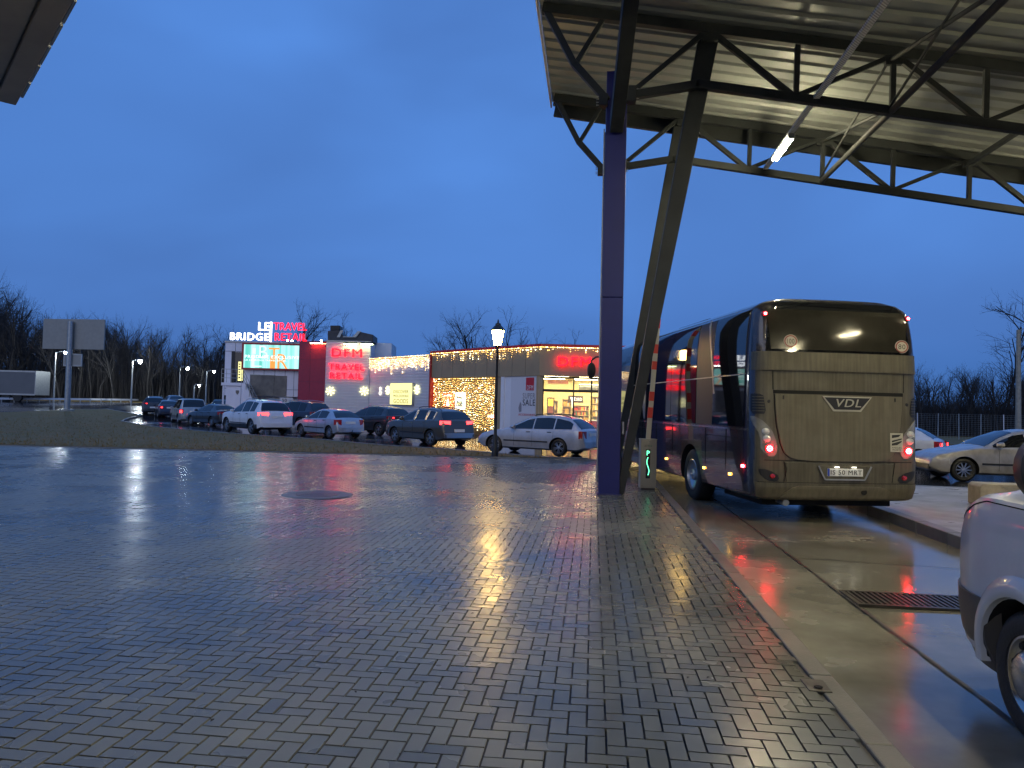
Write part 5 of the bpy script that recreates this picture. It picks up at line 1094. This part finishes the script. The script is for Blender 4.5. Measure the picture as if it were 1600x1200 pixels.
t = thing('icicle_lights', 'thick icicle fairy lights along the top of the pale ribbed wing', 'fairy lights', W1.T(3, -.1, zW)); strands(t, W1, [(u, zW-.02, zW-random.uniform(.55, .95)-(.35 if random.random() < .1 else 0)) for u in np.arange(.15, u674-.2, .10)], -.1)
t = thing('eave_lights', 'string of warm lights with short drips along the left roof edge of the taupe shop', 'fairy lights', W1.T(W1.L-3, -.1, ZP)); strands(t, W1, [(u, ZP-.03, ZP-random.choice((.10, .14, .2, .3, .6))) for u in np.arange(u674, W1.L, .075)], -.1)
t = thing('eave_lights', 'straight string of warm lights along the roof edge over the big red letters', 'fairy lights', W2.T(2, -.1, ZP)); strands(t, W2, [(u, ZP-.03, ZP-random.choice((.08, .1, .14, .3))) for u in np.arange(0, W2.L, .06)], -.1)
# --- red wall
zR = WR.uz(490, 533)[1]; t = thing('red_tower', 'tall glossy red clad wall between the screen building and the pale tower', 'building', WR.T(WR.L/2, 0, 0)); MT['redgloss'] = mat('red_gloss', (.36, .014, .012), .12, coat=1, n_amt=.15)
WR.mb().box(-.4, WR.L-.003, 0, 7, 0, zR).build('red_walls', 'redgloss', t); mb = WR.mb()
for z in (1.6, 3.2, 4.8): mb.box(-.4, WR.L-.01, -.004, .001, z, z+.012)
mb.box(WR.L*.3, WR.L*.3+.012, -.004, .001, .1, zR); mb.build('panel_joints', 'dark', t); a, z1 = WR.uz(485, 535, -.25); b, _ = WR.uz(504, 535, -.25)
t = thing('wall_washer_lamp', 'warm strip lamp washing the top of the red wall orange', 'wall lamp', WR.T((a+b)/2, -.25, z1)); WR.mb().box(a, b, -.32, -.18, z1-.04, z1+.05).build('housing', 'black', t); MT['owash'] = glow('orange_wash_lit', (1, .75, .4), 45); WR.mb().box(a+.02, b-.02, -.3, -.2, z1-.07, z1-.042).build('lamp_strip', 'owash', t)
WR.mb().bar((a+.1, -.25, z1), (a+.1, .0, z1+.02), .04).bar((b-.1, -.25, z1), (b-.1, .0, z1+.02), .04).build('bracket', 'black', t)
# --- screen building with the outside stair
zS = WS.uz(410, 536)[1]; sb = thing('screen_building', 'white panelled two storey building with an outside stair and a big screen', 'building', WS.T(WS.L/2, 0, 0)); zo = WS.uz(410, 619)[1]
uL = 0; uR = WS.L-.15
WS.mb().box(0, uR, 0, 8, zo, zS).build('upper_walls', 'white', sb, bevel=.02); WS.mb().box(0, uR, .6, 8, 0, zo-.003).build('lower_walls', 'palewall', sb); WS.mb().box(-.05, uR+.05, -.06, .1, zS+.003, zS+.1).build('coping', 'galv', sb)
mb = WS.mb()
for px in (366, 380, 396, 412, 429, 445, 459): u = WS.uz(px, 600)[0]; mb.box(u-.012, u+.012, -.005, .002, zo+.03, zS-.03)
for py in (550, 578, 608): z = WS.uz(410, py)[1]; mb.box(.03, uR-.03, -.0055, .002, z-.012, z+.012)
mb.build('panel_joints', 'dark', sb)
WS.box(366, 550, 380, 598, -.02, .01).build('doorway_glass', 'glass', sb); WS.box(362, 549, 366, 598, -.03, .01).build('door_frame', 'black', sb)
t = thing('light_strip_sign', 'narrow vertical yellow lit sign in the upper doorway', 'sign', WS.T(*WS.uz(375, 580)[:1], -.1, 3)); WS.box(372.5, 565, 378.5, 595, -.1, -.04).build('lit_face', 'ybox', t); u, z = WS.uz(375.5, 566)
for k in range(6): WS.mb().box(u-.06, u+.06, -.106, -.101, z-.2-k*.2, z-.1-k*.2).build('letter_mark', 'olivetext', t)
# video screen
a, z1 = WS.uz(381.5, 538, -.25); b, z0 = WS.uz(468.5, 576.5, -.25); t = thing('video_screen', 'large lit turquoise video screen with orange letters in a red frame', 'screen', WS.T((a+b)/2, -.25, z0)); w_ = b-a; h_ = z1-z0
WS.mb().box(a-.15, b+.15, -.28, -.0, z1+.003, z1+.13).box(a-.15, b+.15, -.28, -.0, z0-.13, z0-.003).box(a-.15, a-.003, -.28, -.0, z0-.002, z1+.002).box(b+.003, b+.15, -.28, -.0, z0-.002, z1+.002).build('frame', 'redpanel', t)
def screen_mat():
    m = bpy.data.materials.new('screen_picture'); m.use_nodes = True; q = m.node_tree; b = q.nodes['Principled BSDF']; c = N(q, 'ShaderNodeTexCoord'); mpp = N(q, 'ShaderNodeMapping'); mpp.inputs['Rotation'].default_value = (0, 0, -YAW); n = N(q, 'ShaderNodeTexNoise'); n.noise_dimensions = '1D'; n.inputs['Scale'].default_value = 2.2; n.inputs['Detail'].default_value = 3
    s = N(q, 'ShaderNodeSeparateXYZ'); q.links.new(c.outputs['Object'], s.inputs[0]); q.links.new(s.outputs[0], n.inputs['W']); r = N(q, 'ShaderNodeValToRGB'); e = r.color_ramp.elements; e[0].position = .35; e[0].color = (.10, .50, .42, 1); e[1].position = .65; e[1].color = (.45, .85, .85, 1); q.links.new(n.outputs[0], r.inputs[0])
    q.links.new(r.outputs[0], b.inputs['Emission Color']); b.inputs['Emission Strength'].default_value = 1.5; b.inputs['Base Color'].default_value = (.02, .02, .02, 1); return m
MT['screen'] = screen_mat(); WS.mb().box(a, b, -.24, -.1, z0, z1).build('picture', 'screen', t); MT['orange'] = glow('orange_lit', (1, .30, .05), 1.3); MT['paleg'] = glow('pale_lit', (.75, .95, .88), 1.1); MT['scrwhite'] = glow('screen_white', (.95, 1, .98), 1.5)
def st(s, fx0, fx1, fz0, fz1, m, d, bold=.05): text_geo(s, a+w_*fx0, a+w_*fx1, z0+h_*fz0, z0+h_*fz1, .004, bold, T=lambda x, y, z: WS.T(x, d+y, z)).build('lettering', m, t)
st('B', .27, .42, .42, .97, 'paleg', -.242); st('L', .14, .32, .04, .5, 'paleg', -.243); st('I', .15, .21, .6, .85, 'paleg', -.242); st('T', .44, .63, .38, .88, 'orange', -.247); st('I', .47, .56, .0, .5, 'orange', -.249, .08); st('R', .60, .78, .0, .62, 'orange', -.246)
st('PRODUSE EXCLUSIVE', .02, .98, .42, .55, 'scrwhite', -.256, .03); st('LA LE BRIDGE TRAVEL RETAIL', .02, .76, .30, .37, 'scrwhite', -.256, .02)
# mural panel under the screen
a, z1 = WS.uz(391, 586, -.06); b, z0 = WS.uz(447, 619, -.06); t = thing('wall_panel', 'dull grey brown printed panel under the video screen', 'panel', WS.T((a+b)/2, -.06, z0)); MT['mural'] = mat('mural_print', (.20, .18, .15), .5, n_amt=.6, n_scale=1.6, n_col=(.10, .09, .085))
WS.mb().box(a, b-.95, -.08, -.01, z0, z1).build('printed_sheet', 'mural', t); WS.mb().box(b-.95, b, -.05, -.01, z0, z1).build('dark_sheet', 'mural', t); WS.mb().box(a, b-.9, -.12, -.02, z1+.003, z1+.06).build('top_rail', 'galv', t)
# letters on the roof
for s_, l_, x0, y0, x1, y1, m in (('LE', 'short two letter white lit word at the top of the roof sign', 404.5, 503.5, 421.5, 516.5, 'whiteletter'), ('BRIDGE', 'long white lit word on the roof over the left end of the video screen', 360.5, 519.5, 420.5, 532.5, 'whiteletter'), ('TRAVEL', 'red lit word TRAVEL on the roof right of the white divider', 428.5, 504, 479, 516.5, 'redletter2'), ('RETAIL', 'red lit word RETAIL on the roof below the red word TRAVEL', 430, 520.5, 479.5, 533, 'redletter2')):
    t = sign_text('letter_sign', l_, WS, s_, x0, y0, x1, y1, m, d=.3, bold=.045)
    u0, z0 = WS.uz(x0, y1, .3); u1, z1 = WS.uz(x1, y0, .3)
    mb = WS.mb()
    for u in np.linspace(u0+.1, u1-.1, 3): mb.bar((u, .36, zS), (u, .36, z1), .03)
    mb.build('posts', 'galv', t)
t = thing('sign_divider', 'thin white lit upright bar between the white and red roof words', 'sign', WS.T(WS.uz(423, 520, .3)[0], .3, zS)); WS.box(422.3, 503, 423.8, 534, .3, .38).build('bar', 'whiteletter', t)
# wall flood lamps at the roof edge
for i, (x, y) in enumerate(((449, 532), (456, 532.5), (502, 532.5))):
    u, z = WS.uz(x, y, -.5); t = thing('flood_lamp', ('small bright flood lamp at the foot of the red roof word', 'second small bright flood lamp right of the first one', 'small bright flood lamp on top of the red wall')[i], 'flood lamp', WS.T(u, -.5, z)); MT['flood'] = MT.get('flood') or glow('flood_lit', (1, .95, .85), 60)
    WS.mb().box(u-.07, u+.07, -.46, -.36, z-.05, z+.05).build('housing', 'black', t); WS.mb().box(u-.06, u+.06, -.47, -.461, z-.04, z+.04).build('lens', 'flood', t); WS.mb().bar((u, -.4, z-.04), (u, .02, zS-.02), .03).build('bracket', 'black', t)
# stair and deck
deck = thing('outside_stair', 'white clad landing and outside stair with thin railings', 'stairs', WS.T(0, -1, 0)); a, zd = WS.uz(345.5, 597.5, -1.6); b, _ = WS.uz(377, 597, -1.6); zb_ = zd-.22; c, _ = WS.uz(404, 634, -1.6)
WS.mb().box(a, b, -1.6, -.01, zb_, zd).build('landing_slab', 'white', deck, bevel=.01); WS.mb().box(a+.35, b-.05, -1.5, -.02, 0, zb_-.003).build('landing_enclosure', 'white', deck); WS.mb().box(a+.1, a+.2, -1.55, -1.45, 0, zb_-.003).build('post', 'white', deck)
zc_ = .6; mb = WS.mb(); mb.prismy([(b+.003, zd), (b+.003, 0), (c+.4, 0), (c+.4, .12), (b+.25, zd)], -1.55, -1.45); mb.build('stringer', 'white', deck)
mb = WS.mb(); n = 18
for k in range(n): z = zd*(1-(k+1)/n); u = b+.25+(c+.15-b)*k/n; mb.box(u, u+(c+.15-b)/n+.03, -1.44, -.3, z, z+.05)
mb.build('treads', 'galv', deck); mb = WS.mb()
for h in (.35, .65, 1.0): mb.tube([(a, -1.57, zd+h), (b+.1, -1.57, zd+h), (c+.3, -1.57, h+.1)], .022, 6)
for k in range(5): u = a+(b-a)*k/4; mb.tube([(u, -1.57, zd), (u, -1.57, zd+1.0)], .02, 6)
for k in range(1, 6): f = k/6; u = b+.1+(c+.3-b-.1)*f; z = zd*(1-f); mb.tube([(u, -1.57, z), (u, -1.57, z+1.0)], .02, 6)
mb.build('railing', 'galv', deck)
u, z = WS.uz(370, 613, -1.62); WS.mb().prismy([(u-.12, z+.15), (u+.12, z+.15), (u+.12, z-.02), (u, z-.18), (u-.12, z-.02)], -1.52, -1.503).build('crest_plaque', 'mural', deck)
a, z1 = WS.uz(437, 621, -.3); b, z0 = WS.uz(457, 640, -.3); t = thing('banner', 'white banner with small dark print under the screen building overhang', 'banner', WS.T(a, -.3, z0)); WS.mb().box(a, b, -.3, -.26, z0, z1).build('banner_sheet', 'poster', t); wtxt(WS, '50', 441, 623, 448, 628, -.303, 'ink', t, .02)
WS.mb().box(a, a+.05, -.26, -.2, 0, z1).box(b-.05, b, -.26, -.2, 0, z1).build('legs', 'galv', t)
# ================================================================ lamps, signs, fence, truck
t = thing('street_lamp', 'ornate black iron lamp post with a glowing lantern at the tip of the turf', 'street lamp', tuple(GT(773, 717)[:2])+(.05,)); X0, Y0 = t.location[0], t.location[1]
D0 = X0*F0[0]+Y0*F0[1]; zl = 1.75+(634.9-540)/FPX*D0
MT['iron'] = mat('black_iron', (.012, .012, .011), .45, n_amt=.2)
MB().lathe([(.17, .0), (.17, .06), (.12, .1), (.115, .35), (.085, .42), (.08, .75), (.055, .82), (.05, 1.2), (.045, 2.2), (.038, zl-.25), (.055, zl-.2), (.035, zl-.15), (.05, zl-.05)], (X0, Y0, 0), n=16).build('post', 'iron', t, smooth=True)
hd = MB().lathe([(.06, zl-.05), (.10, zl-.01), (.115, zl+.01), (.05, zl+.0)], (X0, Y0, 0), n=6).build('lantern_base', 'iron', t)
MB().lathe([(.105, zl+.015), (.16, zl+.25), (.205, zl+.50)], (X0, Y0, 0), n=6).build('lantern_glass', 'lantern', t); mb = MB()
for k in range(6): a = 2*pi*k/6; mb.tube([(X0+.11*cos(a), Y0+.11*sin(a), zl), (X0+.212*cos(a), Y0+.212*sin(a), zl+.5)], .012, 6)
mb.lathe([(.25, zl+.5), (.25, zl+.525), (.13, zl+.66), (.10, zl+.68), (.09, zl+.74), (.03, zl+.78), (.028, zl+.84), (.001, zl+.90)], (X0, Y0, 0), n=6); mb.build('lantern_cap', 'iron', t)
# billboard seen from behind
g = GT(111, 643.5); D_ = float(g@F0); MT['signback'] = mat('sign_back', (.30, .29, .26), .5, n_amt=.12); g = g.astype(float)
SW = Wall(PD(68, 500, D_)[:2], PD(162, 500, D_-.6)[:2]); t = thing('billboard', 'back of a large grey road billboard on a single round post', 'billboard', tuple(g))
SW.box(68, 498, 162, 546.5, -.1, .02).build('panel', 'signback', t, bevel=.02); u, zt_ = SW.uz(115, 503); MB(SW.T).tube([(u, -.35, float(g[2])), (u, -.35, zt_)], .23, 14).build('post', 'galv', t, smooth=True)
SW.box(100, 553, 127, 572, -.25, -.2).build('small_panel', 'signback', t); a, z1 = SW.uz(99.5, 552.5, -.28); b, z0 = SW.uz(127.5, 572.5, -.28)
SW.mb().box(a, b, -.28, -.19, z1-.12, z1).box(a, b, -.28, -.19, z0, z0+.12).box(a, a+.12, -.28, -.19, z0+.12, z1-.12).box(b-.12, b, -.28, -.19, z0+.12, z1-.12).build('small_panel_frame', 'galv', t); MB(SW.T).lathe([(.6, 0), (.55, .25), (.3, .3)], (u, -.35, float(g[2])-.05), n=14).build('footing', 'block', t)
# tall road lamps far left
def road_lamp(label, bx, by, ty, arm, glowm, s=1.0):
    D = 91.0; g = np.array(PD(bx, by, D)); g[2] = zg(g[0], g[1]); H = 1.75+(635.5+(bx-800)*tan(ROL)-ty)/FPX*D-g[2]; t = thing('road_lamp', label, 'street lamp', tuple(map(float, g)), YAW, 'tall road lamps along the far road')
    MB().tube([(0, 0, 0), (0, 0, H*.5), (0, 0, H)], [.11, .08, .05], 8).tube([(0, 0, H-.05), (arm*.6, 0, H+.12), (arm, 0, H+.1)], .04, 6).build('pole', 'galv', t, world=False, smooth=True)
    r = .14*s; MB().box(arm-.3, arm+.45, -.16, .16, H+.06, H+.16).build('lamp_head', 'galv', t, world=False, bevel=.02); MB().lathe([(0.001, H-.24*s), (r*.7, H-.18*s), (r, H+.0), (r, H+.058)], (arm+.1, 0, 0), 'z', 10, cap=False).build('lamp_glass', glowm, t, world=False)
MT['farlamp2'] = glow('far_lamp_small', (.8, .92, 1), 120)
for a in (('tall road lamp rising beside the parked trailer', 84, 624.5, 550.5, 1.2, 'farlamp', 1.7), ('tall bright road lamp standing just left of the queue', 205, 624.5, 563.5, .8, 'farlamp', 1.4), ('far road lamp above the toll posts', 280, 621, 574, .8, 'farlamp2', 1.3), ('far road lamp just left of the screen building', 321.5, 621, 580, .8, 'farlamp2', 1.0), ('small distant road lamp low over the pale mpv', 303, 619, 602, .5, 'farlamp2', .7)): road_lamp(*a)
# trailer parked on the far road
g = GT(85, 629.5); D_ = float(g@F0); t = thing('truck_trailer', 'long grey curtain sided trailer parked at the far left', 'trailer', (float(g[0])-2.2*R0[0], float(g[1])-2.2*R0[1], float(g[2])), YAW); k = D_/FPX; z0 = (629.5-618)*k; h = (629.5-580.5)*k; Lb = 13.6
MT['curtain'] = mat('trailer_curtain', (.13, .135, .14), .45, n_amt=.15, n_scale=.7)
MB().box(-Lb, 0, 0, 2.5, z0, h).build('box_body', 'curtain', t, world=False, bevel=.04); MB().box(-Lb, 0, -.02, 2.52, h-.16, h+.02).box(-Lb, 0, -.03, -.003, z0-.05, z0+.12).box(-.06, .02, -.02, 2.52, z0, h).build('edge_rails', 'galv', t, world=False)
for i, x in enumerate((-2.0, -3.3, -4.6)):
    w = MB().lathe([(.0, 0), (.45, 0), (.5, .05), (.5, .3), (.0, .3)], (x, .05, .5), 'y', 20, cap=False).build('wheel', 'rubber', t, world=False); 
MB().box(-9.2, -5.6, .05, .12, .45, 1.0).build('side_guard', 'galv', t, world=False); MB().box(-Lb+.3, -.3, .6, 1.9, .7, z0-.003).build('chassis', 'black', t, world=False)
# toll posts and cabinets far behind the queue
for lb, x, y0, y1, w, m in (('white booth post behind the mpv', 277, 600, 622, .55, 'palewall'), ('wide pale booth post left of the stairs', 313.5, 600, 622, .8, 'palewall'), ('thin pale post right of the first booth post', 282, 600, 622, .18, 'palewall'), ('short red white post left of the booth post', 270, 611, 622, .22, 'stripe'), ('short pale bollard behind the mpv roof', 286.5, 611, 622, .2, 'poster'), ('short pale bollard left of the wide booth post', 302, 610, 623, .22, 'poster'), ('second short pale bollard beside the wide booth post', 306, 611, 623, .22, 'poster'), ('thin lit post left of the wide booth post', 308.5, 603, 623, .15, 'palewall'), ('pale blue cabinet on a pole over the black crossover', 232.5, 610, 625, .65, 'palewall')):
    g = GT(x, y1+3); D = float(g@F0); k = D/FPX; H = (y1+3-y0)*k; t = thing('booth_post', lb, 'post', tuple(map(float, g)), YAW); MB().box(-w/2, w/2, -w/2, w/2, 0, H*.93).box(-w*.6, w*.6, -w*.6, w*.6, 0, .12).build('post_shaft', m, t, world=False, bevel=.03); MB().box(-w*.6, w*.6, -w*.6, w*.6, H*.931, H).build('post_cap', 'galv', t, world=False, bevel=.03)
# camera mast over the black crossover
g = GT(231, 627); D = float(g@F0); k = D/FPX; H = (627-598)*k; t = thing('camera_mast', 'slim mast with two small cameras left of the queue', 'camera mast', tuple(map(float, g)), YAW); MB().tube([(0, 0, 0), (0, 0, H)], .05, 8).bar((-.5, 0, H), (.5, 0, H), .05).build('mast', 'galv', t, world=False)
for x in (-.45, .45): MB().box(x-.18, x+.18, -.12, .12, H+.03, H+.2).build('camera_head', 'galv', t, world=False, bevel=.03)
# white edge rail far left
mb = MB(); pts = [GT(x, y) for x, y in ((-40, 627.5), (60, 628), (140, 628.5), (216, 628.8))]
t = thing('road_rail', 'long pale rail along the far road left of the queue', 'guard rail', tuple(map(float, pts[0])))
for a, b in zip(pts[:-1], pts[1:]): mb.bar(a+(0, 0, .35), b+(0, 0, .35), .06, .22)
mb.build('rail', 'poster', t); mb = MB()
for a, b in zip(pts[:-1], pts[1:]):
    for k in range(5): p = a+(b-a)*k/5; mb.box(p[0]-.05, p[0]+.05, p[1]-.05+.1, p[1]+.15, p[2]-.1, p[2]+.4)
mb.build('rail_posts', 'galv', t)
# wire fence on the right
A_ = GP(1380, 676); B_ = GP(1680, 690); A_ = np.array(PD(1380, 680, 62)); B_ = np.array(PD(1720, 690, 50)); A_[2] = B_[2] = 0; t = thing('wire_fence', 'thin wire mesh fence on pale posts before the dark wood at the right', 'fence', tuple(map(float, (A_+B_)/2))); FD = (B_-A_)/np.linalg.norm(B_-A_); FL = float(np.linalg.norm(B_-A_)); A2 = A_-FD*22
n = int((FL+22)/1.55)
for k in range(n): p = A2+FD*k*1.55; MB().tube([(p[0], p[1], -.1), (p[0]+random.uniform(-.04, .04), p[1], 2.05)], .035, 6).build('fence_post', 'galv' if k % 4 else 'poster', t)
mb = MB(); E_ = A2+FD*(n-1)*1.55
for z in np.linspace(.1, 2.0, 14): mb.bar(A2+(0, 0, z), E_+(0, 0, z), .008)
for k in range(int(n*1.55/.22)): p = A2+FD*k*.22; mb.bar(p+(0, 0, .1), p+(0, 0, 2.0), .006)
mb.build('wire_mesh', 'galv', t)
g = GP(1591, 700); g = np.array(PD(1591, 690, 44)); t = thing('concrete_pole', 'plain tall concrete pole at the far right edge', 'pole', (float(g[0]), float(g[1]), 0)); z_ = 1.75+(654.8-515)/FPX*44; MB().tube([(g[0], g[1], -.1), (g[0], g[1], z_)], [.17, .12], 8).build('pole_shaft', 'block', t); MB().bar((g[0], g[1], z_-.05), (g[0]+1.4, g[1], z_+.55), .05).build('pole_arm', 'galv', t)
# verge on the right beyond the road
patch('verge', [XD(26, 47)[:2], XD(60, 37)[:2], XD(90, 60)[:2], XD(60, 90)[:2], XD(20, 74)[:2], XD(14, 66)[:2]], .06, 'soil', 6)
patch('far_verge', [XD(-140, 92)[:2], XD(-70, 93)[:2], XD(-32, 96)[:2], XD(-10, 90)[:2], XD(30, 92)[:2], XD(34, 112)[:2], XD(-150, 112)[:2]], .1, 'soil', 6)
# litter-sized leaves and wet flecks on the paving
t = None; mb = MB()
for _ in range(140):
    x = random.uniform(-9, 1.3); y = random.uniform(3, 20); a = random.uniform(0, 3.1); s = random.uniform(.008, .022); mb.add([(x-s*cos(a), y-s*sin(a), .064), (x+s*.5*sin(a), y-s*.5*cos(a), .068), (x+s*cos(a), y+s*sin(a), .066), (x-s*.5*sin(a), y+s*.5*cos(a), .070)], [(0, 1, 2, 3)])
o = mb.build('leaf_litter', 'twig', fix=False); tag(o, 'tiny dead leaves scattered on the wet herringbone paving', 'leaves', kind='stuff')

# ================================================================ bare winter trees
def tree_mesh(seed, H, spread=.5, dense=1.0, gn=4):
    r = random.Random(seed); tk = MB(); cr_ = MB()
    def grow(p, d, L, rad, lv):
        n = 3 if lv < 2 else 2; pts = [p]; q = np.array(p); dd = np.array(d)
        for k in range(n):
            dd = dd+np.array([r.gauss(0, .12+.04*lv) for _ in range(3)])+np.array((0, 0, .05)); dd /= np.linalg.norm(dd); q = q+dd*L/n; pts.append(q)
        rs = [rad*(1-.42*k/n) for k in range(n+1)]
        (tk if lv < 2 else cr_).tube(pts, rs, 6 if lv == 0 else 4 if lv < 2 else 3, cap=False)
        if lv >= gn: return
        m = {0: 9, 1: 6, 2: 5, 3: 4, 4: 3}[lv]; m = max(2, int(m*dense))
        for k in range(m):
            f = (.30 if lv == 0 else .15)+(.98-(.30 if lv == 0 else .15))*(k+r.random())/m; i = min(int(f*n), n-1); b = pts[i]+(pts[i+1]-pts[i])*(f*n-i)
            az = r.uniform(0, 2*pi); e = r.uniform(.35, .8)*spread*1.6; a = np.cross(dd, (sin(az), cos(az), .3)); a /= np.linalg.norm(a)+1e-9; nd = dd*cos(e)+a*sin(e)+np.array((0, 0, .12)); nd /= np.linalg.norm(nd)
            grow(b, nd, L*r.uniform(.38, .62)*(1.1-.45*f if lv == 0 else 1), rs[i]*r.uniform(.4, .6), lv+1)
    grow(np.array((0, 0, -.1)), np.array((0, 0, 1.)), H*.88, H*.014, 0); return tk, cr_
def make_tree(seed, H, label, **k):
    t = thing('bare_tree', label, 'tree'); a, b = tree_mesh(seed, H, **k); a.build('trunk', 'bark', t, world=False, fix=False, smooth=2); b.build('crown', 'twig', t, world=False, fix=False); return t
TL = [make_tree(i, 12, 'leafless slender tree in the dark wood along the far road', spread=.42+.06*(i % 3), dense=.95) for i in range(6)]
TL += [make_tree(40+i, 12, 'bare tree', spread=.62, dense=1.12) for i in range(2)]
def zt2(X, D): x, y, _ = XD(X, D); return x, y, float(zg(x, y))
used = set()
def plant(k, X, D, s, label, group):
    x, y, z = zt2(X, D); o = TL[k]; rz = random.uniform(0, 6.28)
    if k in used: return dup(o, (x, y, z), rz, label, group, s)
    used.add(k); o.matrix_basis = Matrix.Translation((x, y, z)) @ Matrix.Rotation(rz, 4, 'Z') @ Matrix.Diagonal((s, s, s, 1)); o['label'] = label; o['group'] = group; return o
# skyline heights (photo px above the horizon) along the wood on the left
sky_h = lambda px: float(np.interp(px, [-60, 0, 40, 100, 150, 200, 230, 262, 272, 290, 310, 345, 380], [160, 150, 120, 116, 100, 108, 96, 80, 45, 72, 78, 76, 60]))
for k in range(175):
    px = -70+440*((k*.6180339) % 1); D = random.uniform(96, 128); X = (px-800)/FPX*D; h = sky_h(px)*D/FPX*random.uniform(.60, .88)+1.7; 
    if 262 < px < 284: h *= .8
    plant(random.randrange(6), X, D, h/12, 'leafless slender tree in the dark wood along the far road', 'bare trees in the wood at the left')
for (px, top, D, lb) in ((735, 503, 84, 'tall round crowned bare tree behind the shop left of the lamp'), (782, 516, 84, 'bare tree behind the shop hidden by the lantern'), (705, 530, 80, 'low bare tree behind the shop roof'), (822, 541, 80, 'small bare tree peeping over the shop roof'), (912, 543, 80, 'lowest bare tree over the shop roof by the blue column'), (461, 497, 90, 'bare tree top behind the red roof words'), (530, 521, 92, 'bare tree behind the red wall and roof plant'), (285, 536, 88, 'broad bare tree left of the screen building'), (337, 532, 84, 'tall bare tree against the screen building side'), (308, 545, 92, 'slim bare tree between the broad tree and the screen building')):
    hz = 635.5+(px-800)*tan(ROL); H = (hz-top)/FPX*D+1.75; plant(6+int(px) % 2, (px-800)/FPX*D, D, H/12, lb, 'single bare trees behind the buildings')
BT = make_tree(77, 12, 'tall crooked bare tree standing above the wood at the right', spread=.75, dense=.9); x, y, z = zt2((1572-800)/FPX*72, 72); BT.matrix_basis = Matrix.Translation((x, y, 0)) @ Matrix.Diagonal((12.4/12,)*3+(1,))
t = dup(BT, zt2((1650-800)/FPX*60, 60), 2.0, 'crooked bare tree with a branch reaching in at the right edge', None, 1.15)
sk2 = lambda px: float(np.interp(px, [930, 1400, 1440, 1480, 1510, 1560, 1620, 1800], [60, 70, 68, 60, 78, 72, 78, 80]))
for k in range(75):
    px = 1340+440*((k*.6180339) % 1); D = random.uniform(64, 84); X = (px-800)/FPX*D; h = sk2(px)*D/FPX*random.uniform(.75, 1.0)+1.7; plant(random.randrange(6), X, D, h/12, 'thin leafless tree in the dark wood behind the wire fence', 'bare trees in the wood at the right')
def thicket(name, label, px0, px1, D0_, D1_, h, n):
    mb = MB()
    for _ in range(n):
        px = random.uniform(px0, px1); D = random.uniform(D0_, D1_); x, y, z = zt2((px-800)/FPX*D, D); hh = h*random.uniform(.45, 1.05); lx, ly = random.gauss(0, .5), random.gauss(0, .5); w = random.uniform(.02, .06)
        a = random.uniform(0, 3.1); dx, dy = w*cos(a), w*sin(a); m = (x+lx*.4, y+ly*.4, z+hh*.55); e = (x+lx, y+ly, z+hh)
        mb.add([(x-dx, y-dy, z-.1), (x+dx, y+dy, z-.1), (m[0]+dx*.6, m[1]+dy*.6, m[2]), (m[0]-dx*.6, m[1]-dy*.6, m[2]), e], [(0, 1, 2, 3), (3, 2, 4)])
        for _k in range(3):
            f = random.uniform(.3, .9); s_ = (x+lx*f, y+ly*f, z+hh*f); l = random.uniform(.4, 1.3); b = random.uniform(0, 6.28); e2 = (s_[0]+l*cos(b)*.6, s_[1]+l*sin(b)*.6, s_[2]+l*.8); mb.add([(s_[0]-dx*.4, s_[1]-dy*.4, s_[2]), (s_[0]+dx*.4, s_[1]+dy*.4, s_[2]), e2], [(0, 1, 2)])
    o = mb.build(name, 'twig', fix=False); tag(o, label, 'undergrowth', kind='stuff')
thicket('thicket', 'dark leafless undergrowth massed under the wood at the left', -90, 400, 98, 126, 6.0, 15000)
thicket('thicket', 'dark leafless undergrowth massed under the wood at the right', 1300, 1850, 66, 84, 3.6, 12000)
thicket('thicket', 'dark leafless undergrowth behind the shop buildings', 380, 1200, 84, 96, 2.2, 3500)
